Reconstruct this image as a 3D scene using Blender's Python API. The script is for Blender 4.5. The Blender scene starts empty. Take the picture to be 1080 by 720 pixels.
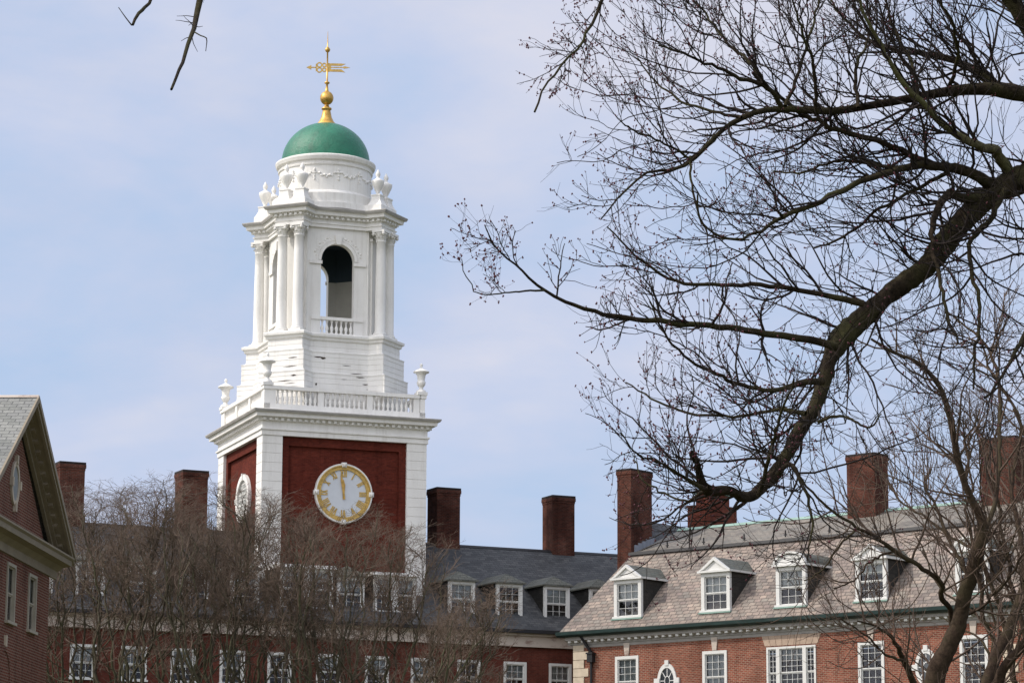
import bpy, math, random
import numpy as np
from mathutils import Matrix, Vector
random.seed(4); rng = np.random.default_rng(11)
R = math.radians
scene = bpy.context.scene
col = scene.collection

# ------------------------------------------------------------------ camera
F_PX, PITCH, ROLL, EYE = 3010.0, R(10.77), R(0.25), 1.6
cam_d = bpy.data.cameras.new('camera'); cam = bpy.data.objects.new('camera', cam_d); col.objects.link(cam)
cam_d.sensor_width = 36.0; cam_d.lens = F_PX / 1080 * 36.0
cam_d.clip_start = 0.5; cam_d.clip_end = 9000
cF = Vector((0, math.cos(PITCH), math.sin(PITCH))); u0 = Vector((0, -math.sin(PITCH), math.cos(PITCH))); r0 = Vector((1, 0, 0))
cR = r0 * math.cos(ROLL) + u0 * math.sin(ROLL); cU = u0 * math.cos(ROLL) - r0 * math.sin(ROLL)
M4 = Matrix((cR, cU, -cF)).transposed().to_4x4(); M4.translation = Vector((0, 0, EYE)); cam.matrix_world = M4
scene.camera = cam
def at(px, py, Y):
    """a point at distance Y ahead, seen in direction px, py (survey of the branches)"""
    d = cF * F_PX + cR * (px - 540) + cU * (360 - py)
    return np.array(d * (Y / d.y)) + np.array((0, 0, EYE))

# ------------------------------------------------------------------ materials
class NB:
    def __init__(s, name):
        s.m = bpy.data.materials.new(name); s.m.use_nodes = True
        s.t = s.m.node_tree; s.t.nodes.clear()
        s.out = s.n('ShaderNodeOutputMaterial'); s.b = s.n('ShaderNodeBsdfPrincipled')
        s.l(s.b.outputs[0], s.out.inputs[0])
        s.tc = s.n('ShaderNodeTexCoord')
    def n(s, k, **kw):
        o = s.t.nodes.new(k)
        for a, v in kw.items(): setattr(o, a, v)
        return o
    def l(s, a, b): s.t.links.new(a, b)
    def noise(s, scale, detail=4, rough=.6, vec=None, stretch=None):
        n = s.n('ShaderNodeTexNoise'); n.inputs['Scale'].default_value = scale
        n.inputs['Detail'].default_value = detail; n.inputs['Roughness'].default_value = rough
        v = vec or s.tc.outputs['Object']
        if stretch:
            mp = s.n('ShaderNodeMapping'); mp.inputs['Scale'].default_value = stretch; s.l(v, mp.inputs[0]); v = mp.outputs[0]
        s.l(v, n.inputs['Vector']); return n.outputs['Fac']
    def ramp(s, fac, stops):
        r = s.n('ShaderNodeValToRGB'); e = r.color_ramp.elements
        while len(e) < len(stops): e.new(.5)
        for q, (p, c) in zip(e, stops): q.position = p; q.color = (*c, 1) if len(c) == 3 else c
        s.l(fac, r.inputs[0]); return r.outputs[0]
    def mix(s, fac, a, b, mode='MIX'):
        m = s.n('ShaderNodeMix', data_type='RGBA', blend_type=mode)
        for i, v in ((0, fac), (6, a), (7, b)):
            if hasattr(v, 'links'): s.l(v, m.inputs[i])
            elif i == 0: m.inputs[0].default_value = v
            else: m.inputs[i].default_value = (*v, 1)
        return m.outputs[2]
    def bump(s, h, dist, strength=1):
        b = s.n('ShaderNodeBump'); b.inputs['Distance'].default_value = dist; b.inputs['Strength'].default_value = strength
        s.l(h, b.inputs['Height']); s.l(b.outputs[0], s.b.inputs['Normal'])
    def fin(s, colr=None, rough=.8, metal=0, spec=.3):
        if colr is not None:
            if hasattr(colr, 'links'): s.l(colr, s.b.inputs['Base Color'])
            else: s.b.inputs['Base Color'].default_value = (*colr, 1)
        s.b.inputs['Roughness'].default_value = rough; s.b.inputs['Metallic'].default_value = metal
        s.b.inputs['Specular IOR Level'].default_value = spec
        return s.m

def brick_mat(name, c1, c2, mortar, bw=.21, bh=.072, ms=.011, var=.5, rough=.85, offset=.5, bumpd=.006, dirt=(.35, .3, .28)):
    s = NB(name)
    bt = s.n('ShaderNodeTexBrick'); bt.inputs['Scale'].default_value = 1
    bt.inputs['Brick Width'].default_value = bw; bt.inputs['Row Height'].default_value = bh
    bt.inputs['Mortar Size'].default_value = ms; bt.inputs['Mortar Smooth'].default_value = .2; bt.inputs['Bias'].default_value = 0
    bt.offset = offset
    bt.inputs['Color1'].default_value = (*c1, 1); bt.inputs['Color2'].default_value = (*c2, 1); bt.inputs['Mortar'].default_value = (*mortar, 1)
    s.l(s.tc.outputs['UV'], bt.inputs['Vector'])
    n = s.noise(.55, 6, .65); n2 = s.noise(6, 3, .6)
    c = s.mix(s.ramp(n, [(.38, (0, 0, 0)), (.62, (1, 1, 1))]), bt.outputs['Color'], s.mix(var, bt.outputs['Color'], dirt, 'MULTIPLY'))
    c = s.mix(.35, c, s.ramp(n2, [(.3, (.6, .6, .6)), (.7, (1.3, 1.3, 1.3))]), 'MULTIPLY')
    st = s.noise(1.2, 5, .6, stretch=(1.6, 1.6, .12))
    c = s.mix(s.ramp(st, [(.52, (0, 0, 0)), (.72, (.55, .55, .55))]), c, s.mix(1, c, (.45, .42, .42), 'MULTIPLY'))
    s.bump(bt.outputs['Fac'], -bumpd)
    return s.fin(c, rough, spec=.08)

def slate_mat(name, cols, bw, bh, ms=.02, rough=.6, streak=.4, gap=(.03, .03, .03)):
    s = NB(name)
    bt = s.n('ShaderNodeTexBrick'); bt.inputs['Scale'].default_value = 1
    bt.inputs['Brick Width'].default_value = bw; bt.inputs['Row Height'].default_value = bh
    bt.inputs['Mortar Size'].default_value = ms; bt.inputs['Mortar Smooth'].default_value = .6
    bt.inputs['Color1'].default_value = (0, 0, 0, 1); bt.inputs['Color2'].default_value = (1, 1, 1, 1); bt.inputs['Mortar'].default_value = (.5, .5, .5, 1)
    nw = s.n('ShaderNodeTexNoise'); nw.inputs['Scale'].default_value = 1.7; s.l(s.tc.outputs['UV'], nw.inputs['Vector'])
    va = s.n('ShaderNodeVectorMath', operation='MULTIPLY_ADD'); s.l(nw.outputs['Color'], va.inputs[0]); va.inputs[1].default_value = (.12, .07, 0); s.l(s.tc.outputs['UV'], va.inputs[2])
    s.l(va.outputs[0], bt.inputs['Vector'])
    k = len(cols); c = s.ramp(bt.outputs['Color'], [(i / (k - 1), cc) for i, cc in enumerate(cols)])
    n = s.noise(.8, 6, .65); c = s.mix(streak, c, s.ramp(n, [(.3, (.45, .45, .47)), (.7, (1.35, 1.3, 1.25))]), 'MULTIPLY')
    n3 = s.noise(14, 3, .7); c = s.mix(.5, c, s.ramp(n3, [(.3, (.6, .6, .6)), (.7, (1.35, 1.35, 1.35))]), 'MULTIPLY')
    c = s.mix(s.ramp(bt.outputs['Fac'], [(0, (0, 0, 0)), (1, (.75, .75, .75))]), c, gap)
    s.bump(bt.outputs['Fac'], -.02)
    return s.fin(c, rough, spec=.25)

def plain(name, c, rough=.7, metal=0, nscale=3, amt=.3, spec=.3, lo=.6, hi=1.2, stretch=None, bumpd=0):
    s = NB(name); n = s.noise(nscale, 6, .65, stretch=stretch)
    cc = s.mix(amt, c, s.ramp(n, [(.3, (lo,) * 3), (.7, (hi,) * 3)]), 'MULTIPLY')
    if bumpd: s.bump(n, bumpd)
    return s.fin(cc, rough, metal, spec)

def white_mat(name, base=(.77, .755, .72), grime=.55, seam=None):
    s = NB(name)
    n = s.noise(1.1, 8, .7, stretch=(1, 1, .45)); n2 = s.noise(9, 5, .7)
    c = s.mix(s.ramp(n, [(.42, (0, 0, 0)), (.75, (grime,) * 3)]), base, (.60, .585, .56))
    c = s.mix(s.ramp(n2, [(.58, (0, 0, 0)), (.78, (.45,) * 3)]), c, (.50, .47, .43))
    n3 = s.noise(3.2, 8, .8, stretch=(1, 1, 3.5))
    c = s.mix(s.ramp(n3, [(.645, (0, 0, 0)), (.69, (.6,) * 3)]), c, (.33, .29, .25))
    st = s.noise(2.2, 6, .7, stretch=(1.8, 1.8, .09)); c = s.mix(s.ramp(st, [(.52, (0, 0, 0)), (.70, (grime * .75,) * 3)]), c, (.52, .49, .44))
    s.bump(n2, .01, .5)
    return s.fin(c, .6)

M = {}
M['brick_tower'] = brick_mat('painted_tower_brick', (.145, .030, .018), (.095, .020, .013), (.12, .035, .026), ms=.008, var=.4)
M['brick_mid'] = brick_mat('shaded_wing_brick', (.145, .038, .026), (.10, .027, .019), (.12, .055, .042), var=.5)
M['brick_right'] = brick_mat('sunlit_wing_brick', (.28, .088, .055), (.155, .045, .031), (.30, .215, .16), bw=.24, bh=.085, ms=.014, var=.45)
M['brick_left'] = brick_mat('gable_building_brick', (.18, .050, .030), (.10, .027, .018), (.24, .155, .115), bw=.25, bh=.09, ms=.022, var=.4)
M['brick_chim'] = brick_mat('chimney_brick', (.15, .044, .028), (.075, .024, .017), (.13, .08, .062), ms=.014, var=.8, dirt=(.25, .2, .2))
M['tan_light'] = plain('dull_cream_paint', (.38, .34, .27), .7, amt=.4)
M['slate_mid'] = slate_mat('dark_grey_slate', [(.042, .044, .047), (.062, .065, .069), (.083, .085, .087)], .34, .2, .012, gap=(.03, .032, .04))
M['slate_right'] = slate_mat('mottled_pink_slate', [(.15, .13, .118), (.245, .198, .168), (.20, .182, .16), (.30, .245, .205), (.21, .168, .15)], .40, .25, .024, gap=(.06, .048, .042), streak=.75)
M['slate_upper'] = slate_mat('worn_grey_brown_slate', [(.15, .135, .118), (.21, .19, .16), (.175, .168, .148)], .4, .22, .012, streak=.7)
M['slate_left'] = slate_mat('pale_grey_green_slate', [(.17, .175, .16), (.24, .243, .225), (.205, .207, .197)], .38, .24, .018, gap=(.08, .08, .08))
M['slate_dorm'] = slate_mat('green_grey_dormer_slate', [(.08, .086, .072), (.125, .125, .105), (.10, .112, .098)], .36, .2, .015)
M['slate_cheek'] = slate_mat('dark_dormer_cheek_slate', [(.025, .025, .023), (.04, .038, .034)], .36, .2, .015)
M['white'] = white_mat('weathered_white_paint')
M['white_clean'] = white_mat('white_window_paint', (.60, .60, .58), .5)
M['grey_lead'] = plain('weathered_grey_moulding', (.40, .385, .36), .8, nscale=2, amt=.7, stretch=(1, 1, 4))
M['stone'] = plain('cream_limestone', (.52, .44, .34), .85, nscale=2.5, amt=.6)
M['frieze'] = NB('stained_frieze'); _s = M['frieze']
_n = _s.noise(1.3, 6, .7, stretch=(1, 1, 2.2)); M['frieze'] = _s.fin(_s.mix(_s.ramp(_n, [(.52, (0, 0, 0)), (.66, (.85,) * 3)]), (.46, .40, .345), (.22, .145, .12)), .85)
M['tan'] = plain('tan_painted_wood', (.26, .215, .155), .7, nscale=1.2, amt=.5)
M['gutter'] = plain('dark_green_copper_gutter', (.014, .030, .028), .5, nscale=1.2, amt=.7, lo=.5, hi=1.9, stretch=(1, 1, 6))
M['verdigris'] = plain('verdigris_copper', (.24, .35, .30), .7, nscale=1.5, amt=.7)
M['black'] = plain('black_metal', (.018, .018, .02), .5)
M['soot'] = plain('sooty_chimney_cap', (.025, .018, .016), .9, nscale=5, amt=.6)
M['gold'] = plain('worn_gilding', (.66, .40, .11), .42, .75, nscale=5, amt=.7, lo=.35, hi=1.2)
M['goldpaint'] = plain('gold_leaf_paint', (.60, .40, .12), .5, .35, nscale=9, amt=.7, lo=.4, hi=1.2)
M['face'] = plain('pale_clock_face', (.58, .61, .65), .5, nscale=3, amt=.15)
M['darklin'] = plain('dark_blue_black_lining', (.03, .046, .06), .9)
M['inner'] = plain('grey_inner_boarding', (.40, .39, .35), .9, nscale=1, amt=.3)
M['gash'] = plain('exposed_rotten_wood', (.06, .045, .035), .95)
M['blind'] = plain('white_window_blind', (.42, .42, .41), .9, amt=.2)
M['curtain'] = plain('grey_curtain', (.26, .27, .27), .9, nscale=8, amt=.4)
M['room'] = plain('dark_room', (.03, .03, .03), .95)
# dome: green glazed with patina
s = NB('green_dome_paint'); n = s.noise(1.2, 6, .7); n2 = s.noise(7, 5, .75)
c = s.mix(s.ramp(n, [(.35, (0, 0, 0)), (.7, (1, 1, 1))]), (.010, .125, .070), (.022, .19, .11)); c = s.mix(s.ramp(n2, [(.62, (0, 0, 0)), (.8, (.5,) * 3)]), c, (.12, .32, .22))
n4 = s.noise(2.5, 6, .75, stretch=(1, 1, .2)); c = s.mix(s.ramp(n4, [(.5, (0, 0, 0)), (.68, (.6,) * 3)]), c, (.012, .075, .045)); s.bump(n2, .05, .8); M['dome'] = s.fin(c, .34, spec=.45)
# glass
s = NB('window_glass'); gl = s.n('ShaderNodeBsdfGlossy'); gl.inputs['Roughness'].default_value = .04; gl.inputs['Color'].default_value = (.9, .93, 1, 1)
tr = s.n('ShaderNodeBsdfTransparent'); tr.inputs['Color'].default_value = (.78, .82, .82, 1)
fr = s.n('ShaderNodeFresnel'); fr.inputs['IOR'].default_value = 1.6
wob = s.noise(.9, 2, .5); bp = s.n('ShaderNodeBump'); bp.inputs['Distance'].default_value = .07; s.l(wob, bp.inputs['Height']); s.l(bp.outputs[0], gl.inputs['Normal'])
mt = s.n('ShaderNodeMath', operation='MULTIPLY_ADD'); s.l(fr.outputs[0], mt.inputs[0]); mt.inputs[1].default_value = .8; mt.inputs[2].default_value = .0
mx = s.n('ShaderNodeMixShader'); s.l(mt.outputs[0], mx.inputs[0]); s.l(tr.outputs[0], mx.inputs[1]); s.l(gl.outputs[0], mx.inputs[2]); s.l(mx.outputs[0], s.out.inputs[0]); M['glass'] = s.m
def bark_mat(name, a, b, moss=None, scale=18):
    s = NB(name); n = s.noise(scale, 6, .7, stretch=(1, 1, 1)); n2 = s.noise(scale * .12, 4, .6)
    c = s.ramp(n, [(.3, a), (.7, b)])
    if moss: c = s.mix(s.ramp(n2, [(.45, (0, 0, 0)), (.65, (.8,) * 3)]), c, moss)
    s.bump(n, .02 if scale > 10 else .05, 1)
    return s.fin(c, .92, spec=.1)
M['bark_near'] = bark_mat('dark_mossy_bark', (.008, .006, .004), (.045, .033, .022), (.055, .053, .022), 30)
M['bark_moss'] = bark_mat('pale_mossy_bark', (.05, .045, .025), (.15, .135, .075), (.12, .125, .05), 30)
M['bark_right'] = bark_mat('brown_furrowed_bark', (.018, .012, .009), (.066, .045, .031), (.05, .042, .024), 14)
M['bark_row'] = bark_mat('grey_green_bark', (.03, .026, .018), (.12, .104, .074), (.085, .085, .048), 5)
M['twig_near'] = plain('dark_twig_bark', (.018, .012, .010), .9, nscale=3, amt=.5)
M['twig_right'] = plain('brown_twig_bark', (.085, .058, .043), .9, nscale=2, amt=.5)
M['twig_row'] = plain('grey_brown_twig_bark', (.135, .097, .072), .9, nscale=.7, amt=.6, lo=.45, hi=1.3)
M['bud'] = plain('maroon_bud', (.075, .013, .022), .6, nscale=4, amt=.5)

# ------------------------------------------------------------------ object helpers
def tag(o, label=None, cat=None, group=None, kind=None):
    if label: o['label'] = label
    if cat: o['category'] = cat
    if group: o['group'] = group
    if kind: o['kind'] = kind
    return o
def empty(name, x, y, yaw=0):
    o = bpy.data.objects.new(name, None); col.objects.link(o); o.location = (x, y, 0); o.rotation_euler = (0, 0, R(yaw)); o.empty_display_size = .5
    return o
def link(name, mesh, parent=None, loc=None, label=None, rotz=0):
    o = bpy.data.objects.new(name, mesh); col.objects.link(o)
    if parent is not None: o.parent = parent
    if loc: o.location = loc
    if rotz: o.rotation_euler = (0, 0, rotz)
    if label: o['label'] = label
    return o
class MB:
    def __init__(s, xf=None): s.v = []; s.f = []; s.sm = []; s.xf = xf
    def add(s, vs, fs, smooth=False):
        b = len(s.v)
        s.v += [s.xf(p) if s.xf else tuple(p) for p in vs]
        s.f += [tuple(b + i for i in f) for f in fs]; s.sm += [smooth] * len(fs); return s
    def box(s, x0, x1, y0, y1, z0, z1):
        return s.add([(x0, y0, z0), (x1, y0, z0), (x1, y1, z0), (x0, y1, z0), (x0, y0, z1), (x1, y0, z1), (x1, y1, z1), (x0, y1, z1)],
                     [(3, 2, 1, 0), (4, 5, 6, 7), (0, 1, 5, 4), (1, 2, 6, 5), (2, 3, 7, 6), (3, 0, 4, 7)])
    def loft(s, rings, caps=True, smooth=False):
        n = len(rings[0]); vs = [p for r in rings for p in r]; fs = []
        for k in range(len(rings) - 1):
            for i in range(n):
                j = (i + 1) % n; fs.append((k * n + i, k * n + j, (k + 1) * n + j, (k + 1) * n + i))
        s.add(vs, fs, smooth)
        if caps: s.add(list(rings[0]), [tuple(range(n))[::-1]]); s.add(list(rings[-1]), [tuple(range(n))])
        return s
    def lathe(s, cx, cy, prof, n=20, smooth=True, caps=True):
        return s.loft([[(cx + r * math.cos(2 * math.pi * i / n), cy + r * math.sin(2 * math.pi * i / n), z) for i in range(n)] for r, z in prof], caps, smooth)
    def exy(s, poly, y0, y1):      # polygon in x,z pushed along y  (ccw seen from -y)
        return s.loft([[(x, y0, z) for x, z in poly], [(x, y1, z) for x, z in poly]])
    def exx(s, poly, x0, x1):      # polygon in y,z pushed along x
        return s.loft([[(x0, y, z) for y, z in poly], [(x1, y, z) for y, z in poly]])
    def exz(s, poly, z0, z1): return s.loft([[(x, y, z0) for x, y in poly], [(x, y, z1) for x, y in poly]])
    def sweep(s, poly, prof, caps=True): return s.loft([[(x, y, z) for x, y in offpoly(poly, o)] for o, z in prof], caps)
    def ringy(s, cx, cz, r0, r1, y0, y1, n=40, sx=1.0):   # annulus facing -y
        P = lambda r, y: [(cx + r * sx * math.cos(2 * math.pi * i / n), y, cz + r * math.sin(2 * math.pi * i / n)) for i in range(n)]
        return s.loft([P(r0, y1), P(r0, y0), P(r1, y0), P(r1, y1)], caps=False)
    def disc(s, cx, cz, r, y0, y1, n=40, sx=1.0):
        P = lambda y: [(cx + r * sx * math.cos(2 * math.pi * i / n), y, cz + r * math.sin(2 * math.pi * i / n)) for i in range(n)]
        return s.loft([P(y0), P(y1)])
    def mesh(s, name, mat, recalc=True):
        me = bpy.data.meshes.new(name); me.from_pydata(s.v, [], s.f)
        if recalc:
            import bmesh
            bm = bmesh.new(); bm.from_mesh(me); bmesh.ops.recalc_face_normals(bm, faces=bm.faces); bm.to_mesh(me); bm.free()
        me.materials.append(mat)
        me.polygons.foreach_set('use_smooth', s.sm)
        uv = me.uv_layers.new(name='UVMap'); data = []
        for p in me.polygons:
            n = p.normal; t = Vector((-n.y, n.x, 0))
            t = t.normalized() if t.length > .05 else Vector((1, 0, 0)); b = n.cross(t)
            for li in p.loop_indices:
                c = me.vertices[me.loops[li].vertex_index].co; data += [c.dot(t), c.dot(b)]
        uv.data.foreach_set('uv', data)
        return me
    def build(s, name, mat, parent=None, label=None, recalc=True): return link(name, s.mesh(name, mat, recalc), parent, label=label)
def offpoly(poly, o):
    if abs(o) < 1e-9: return list(poly)
    n = len(poly); out = []
    for i in range(n):
        p0, p1, p2 = Vector(poly[i - 1]), Vector(poly[i]), Vector(poly[(i + 1) % n])
        d1 = (p1 - p0).normalized(); d2 = (p2 - p1).normalized(); n1 = Vector((d1.y, -d1.x)); n2 = Vector((d2.y, -d2.x))
        m = (n1 + n2); m = m / max(.3, m.dot(n1)) if m.length > 1e-6 else n1
        out.append(tuple(p1 + m * o))
    return out
def square(h): return [(-h, -h), (h, -h), (h, h), (-h, h)]
def rot90(k):
    c, s_ = [(1, 0), (0, 1), (-1, 0), (0, -1)][k % 4]
    return lambda p: (p[0] * c - p[1] * s_, p[0] * s_ + p[1] * c, p[2])
def dentils(mb, poly, off, z0, z1, size, gap, dep):
    P = offpoly(poly, off)
    for i in range(len(P)):
        a, b = Vector(P[i]), Vector(P[(i + 1) % len(P)]); L = (b - a).length; d = (b - a) / L; nn = Vector((d.y, -d.x)); k = int(L / (size + gap))
        for j in range(k):
            t = (j + .5) * L / k; c = a + d * t
            q = [c - d * size / 2 - nn * .05, c + d * size / 2 - nn * .05, c + d * size / 2 + nn * dep, c - d * size / 2 + nn * dep]
            mb.exz([tuple(x) for x in q[::-1]], z0, z1)

# ------------------------------------------------------------------ ground
g = MB(); g.add([(-4000, -3000, 0), (4000, -3000, 0), (4000, 6000, 0), (-4000, 6000, 0)], [(0, 1, 2, 3)])
s = NB('lawn_grass'); n = s.noise(.05, 5, .6); n2 = s.noise(3, 6, .7)
M['lawn'] = s.fin(s.mix(.5, s.ramp(n, [(.35, (.075, .085, .035)), (.65, (.13, .125, .06))]), s.ramp(n2, [(.3, (.6,) * 3), (.7, (1.3,) * 3)]), 'MULTIPLY'), .95, spec=.05)
o = g.build('ground', M['lawn'], recalc=False); o['kind'] = 'structure'

# ------------------------------------------------------------------ windows (shared meshes, origin at centre of sill)
WC = {}
def sash_mesh(w, h, cols, rows, sur=.13, proud=.05, paint='white_clean'):
    key = (w, h, cols, rows, sur, paint)
    if key in WC: return WC[key]
    f = MB(); a = w / 2
    f.box(-a, -a + sur, -proud, .12, 0, h).box(a - sur, a, -proud, .12, 0, h).box(-a + sur, a - sur, -proud, .12, h - sur, h)
    f.box(-a - .06, a + .06, -proud - .07, .12, -.09, 0)
    i0, i1, z0, z1 = -a + sur, a - sur, 0, h - sur; st = .05
    for (za, zb, yy) in ((z0, (z0 + z1) / 2, .055), ((z0 + z1) / 2, z1, .02)):
        f.box(i0, i0 + st, yy, yy + .045, za, zb).box(i1 - st, i1, yy, yy + .045, za, zb)
        f.box(i0 + st, i1 - st, yy, yy + .045, za, za + st).box(i0 + st, i1 - st, yy, yy + .045, zb - st, zb)
        W_ = i1 - i0 - 2 * st; H_ = zb - za - 2 * st; m = .009
        for c_ in range(1, cols): x = i0 + st + W_ * c_ / cols; f.box(x - m, x + m, yy + .008, yy + .035, za + st, zb - st)
        for r_ in range(1, rows): z = za + st + H_ * r_ / rows; f.box(i0 + st, i1 - st, yy + .01, yy + .033, z - m, z + m)
    me = f.mesh('window_frame', M[paint])
    gm = MB().add([(i0, .085, z0), (i1, .085, z0), (i1, .085, z1), (i0, .085, z1)], [(0, 1, 2, 3)]).mesh('pane', M['glass'], False)
    WC[key] = (me, gm, i0, i1, z0, z1); return WC[key]
def blind_mesh(i0, i1, za, zb, mat, y=.14):
    b = MB(); n = max(4, int((i1 - i0) / .06)); 
    pts = [(i0 + (i1 - i0) * k / n, y + .012 * math.sin(k * 2.1)) for k in range(n + 1)]
    for k in range(n): b.add([(*pts[k], za), (*pts[k + 1], za), (*pts[k + 1], zb), (*pts[k], zb)], [(0, 1, 2, 3)])
    return b.mesh('blind', mat, False)
def window(parent, x, y, z, w, h, cols=3, rows=2, blind=.5, mat='blind', name='window', label=None, sur=.13, paint='white_clean'):
    me, gm, i0, i1, z0, z1 = sash_mesh(w, h, cols, rows, sur, paint=paint)
    o = link(name, me, parent, (x, y, z), label)
    link('pane', gm, o)
    if blind > 0: link('blind', blind_mesh(i0, i1, z1 - (z1 - z0) * blind, z1, M[mat]), o)
    return o
def holed_wall(mb, x0, x1, z0, z1, holes, y=0., dep=.3):
    xs = sorted({x0, x1, *[h[0] for h in holes], *[h[1] for h in holes]}); zs = sorted({z0, z1, *[h[2] for h in holes], *[h[3] for h in holes]})
    for a, b in zip(xs, xs[1:]):
        for c, d in zip(zs, zs[1:]):
            mx_, mz = (a + b) / 2, (c + d) / 2
            if any(h[0] < mx_ < h[1] and h[2] < mz < h[3] for h in holes): continue
            mb.add([(a, y, c), (b, y, c), (b, y, d), (a, y, d)], [(0, 1, 2, 3)])
    for h in holes:
        a, b, c, d = h
        mb.add([(a, y, c), (a, y, d), (a, y + dep, d), (a, y + dep, c)], [(0, 1, 2, 3)]); mb.add([(b, y, c), (b, y + dep, c), (b, y + dep, d), (b, y, d)], [(0, 1, 2, 3)])
        mb.add([(a, y, c), (a, y + dep, c), (b, y + dep, c), (b, y, c)], [(0, 1, 2, 3)]); mb.add([(a, y, d), (b, y, d), (b, y + dep, d), (a, y + dep, d)], [(0, 1, 2, 3)])

def chimney(parent, x0, x1, y0, y1, z0, z1, label=None):
    c = MB(); c.box(x0, x1, y0, y1, z0, z1 - .42)
    o = c.build('chimney', M['brick_chim'], parent, label)
    b = MB().box(x0 - .02, x1 + .02, y0 - .02, y1 + .02, z1 - .42, z1 - .3).box(x0 - .05, x1 + .05, y0 - .05, y1 + .05, z1 - .3, z1 - .12)
    b.build('corbel', M['brick_chim'], o)
    k = MB().box(x0 - .04, x1 + .04, y0 - .04, y1 + .04, z1 - .12, z1)
    for px_ in ([.5] if x1 - x0 < 1.2 and y1 - y0 < 1.2 else [.3, .7]):
        cx, cy = (x0 + (x1 - x0) * px_, (y0 + y1) / 2) if x1 - x0 >= y1 - y0 else ((x0 + x1) / 2, y0 + (y1 - y0) * px_)
    k.build('chimney_cap', M['soot'], o)
    return o

# ================================================================== CLOCK TOWER
T = empty('clock_tower', -9.94, 147.2, 20.4)
tag(T, 'tall brick clock tower with white belfry, green dome and gold weathervane', 'clock tower')
H = 4.35
# body with recessed brick panels
b = MB()
for k in range(4):
    b.xf = rot90(k)
    # stepped panel: recess .14, inner recess another .14
    b.box(-3.3, 3.3, -H + .32, -H + .6, 12, 23.74)
    b.box(-3.3, -2.92, -H + .16, -H + .32, 12, 23.74).box(2.92, 3.3, -H + .16, -H + .32, 12, 23.74).box(-2.92, 2.92, -H + .16, -H + .32, 23.28, 23.74)
b.xf = None
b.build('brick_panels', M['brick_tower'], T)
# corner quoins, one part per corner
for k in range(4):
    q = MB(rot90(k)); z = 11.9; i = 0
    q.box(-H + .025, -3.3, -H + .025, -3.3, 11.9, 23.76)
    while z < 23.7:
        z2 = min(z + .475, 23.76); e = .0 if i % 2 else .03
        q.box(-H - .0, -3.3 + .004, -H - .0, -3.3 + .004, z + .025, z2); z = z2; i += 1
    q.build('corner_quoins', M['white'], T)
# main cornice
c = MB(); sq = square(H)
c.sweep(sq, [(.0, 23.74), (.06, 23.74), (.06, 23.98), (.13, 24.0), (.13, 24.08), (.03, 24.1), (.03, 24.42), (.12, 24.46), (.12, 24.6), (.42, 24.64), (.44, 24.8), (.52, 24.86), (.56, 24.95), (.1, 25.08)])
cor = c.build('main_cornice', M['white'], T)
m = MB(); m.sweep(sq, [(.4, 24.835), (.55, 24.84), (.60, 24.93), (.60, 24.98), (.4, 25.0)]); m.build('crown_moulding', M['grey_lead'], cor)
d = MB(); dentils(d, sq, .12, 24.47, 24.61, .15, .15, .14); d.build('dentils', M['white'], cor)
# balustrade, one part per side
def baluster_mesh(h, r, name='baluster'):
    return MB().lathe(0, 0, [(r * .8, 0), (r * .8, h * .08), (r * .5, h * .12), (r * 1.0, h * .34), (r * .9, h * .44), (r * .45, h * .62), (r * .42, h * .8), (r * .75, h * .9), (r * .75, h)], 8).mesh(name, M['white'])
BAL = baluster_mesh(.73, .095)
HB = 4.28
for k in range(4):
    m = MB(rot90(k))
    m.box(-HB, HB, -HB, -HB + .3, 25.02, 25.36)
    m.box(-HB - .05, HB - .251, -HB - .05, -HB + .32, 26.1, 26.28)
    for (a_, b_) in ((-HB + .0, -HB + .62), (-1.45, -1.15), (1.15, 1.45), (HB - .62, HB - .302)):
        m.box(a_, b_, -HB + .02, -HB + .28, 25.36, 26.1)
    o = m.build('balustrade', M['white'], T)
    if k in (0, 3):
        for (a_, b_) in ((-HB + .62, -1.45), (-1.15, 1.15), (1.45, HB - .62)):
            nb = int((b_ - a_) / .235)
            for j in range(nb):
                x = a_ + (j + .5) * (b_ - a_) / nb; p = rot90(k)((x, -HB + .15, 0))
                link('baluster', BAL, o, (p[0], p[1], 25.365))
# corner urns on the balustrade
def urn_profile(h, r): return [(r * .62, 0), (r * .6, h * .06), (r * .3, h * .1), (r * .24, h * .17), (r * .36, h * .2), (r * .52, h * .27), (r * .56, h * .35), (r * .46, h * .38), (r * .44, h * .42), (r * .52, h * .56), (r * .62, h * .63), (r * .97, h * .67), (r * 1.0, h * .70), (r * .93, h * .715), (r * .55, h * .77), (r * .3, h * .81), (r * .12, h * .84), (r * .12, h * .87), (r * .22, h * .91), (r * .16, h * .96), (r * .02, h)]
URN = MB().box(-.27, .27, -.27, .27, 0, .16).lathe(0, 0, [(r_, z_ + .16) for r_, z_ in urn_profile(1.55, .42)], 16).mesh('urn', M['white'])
for k, (sx, sy) in enumerate(((-1, -1), (1, -1), (-1, 1), (1, 1))): link('urn', URN, T, (sx * 4.1, sy * 4.1, 26.28))
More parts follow.
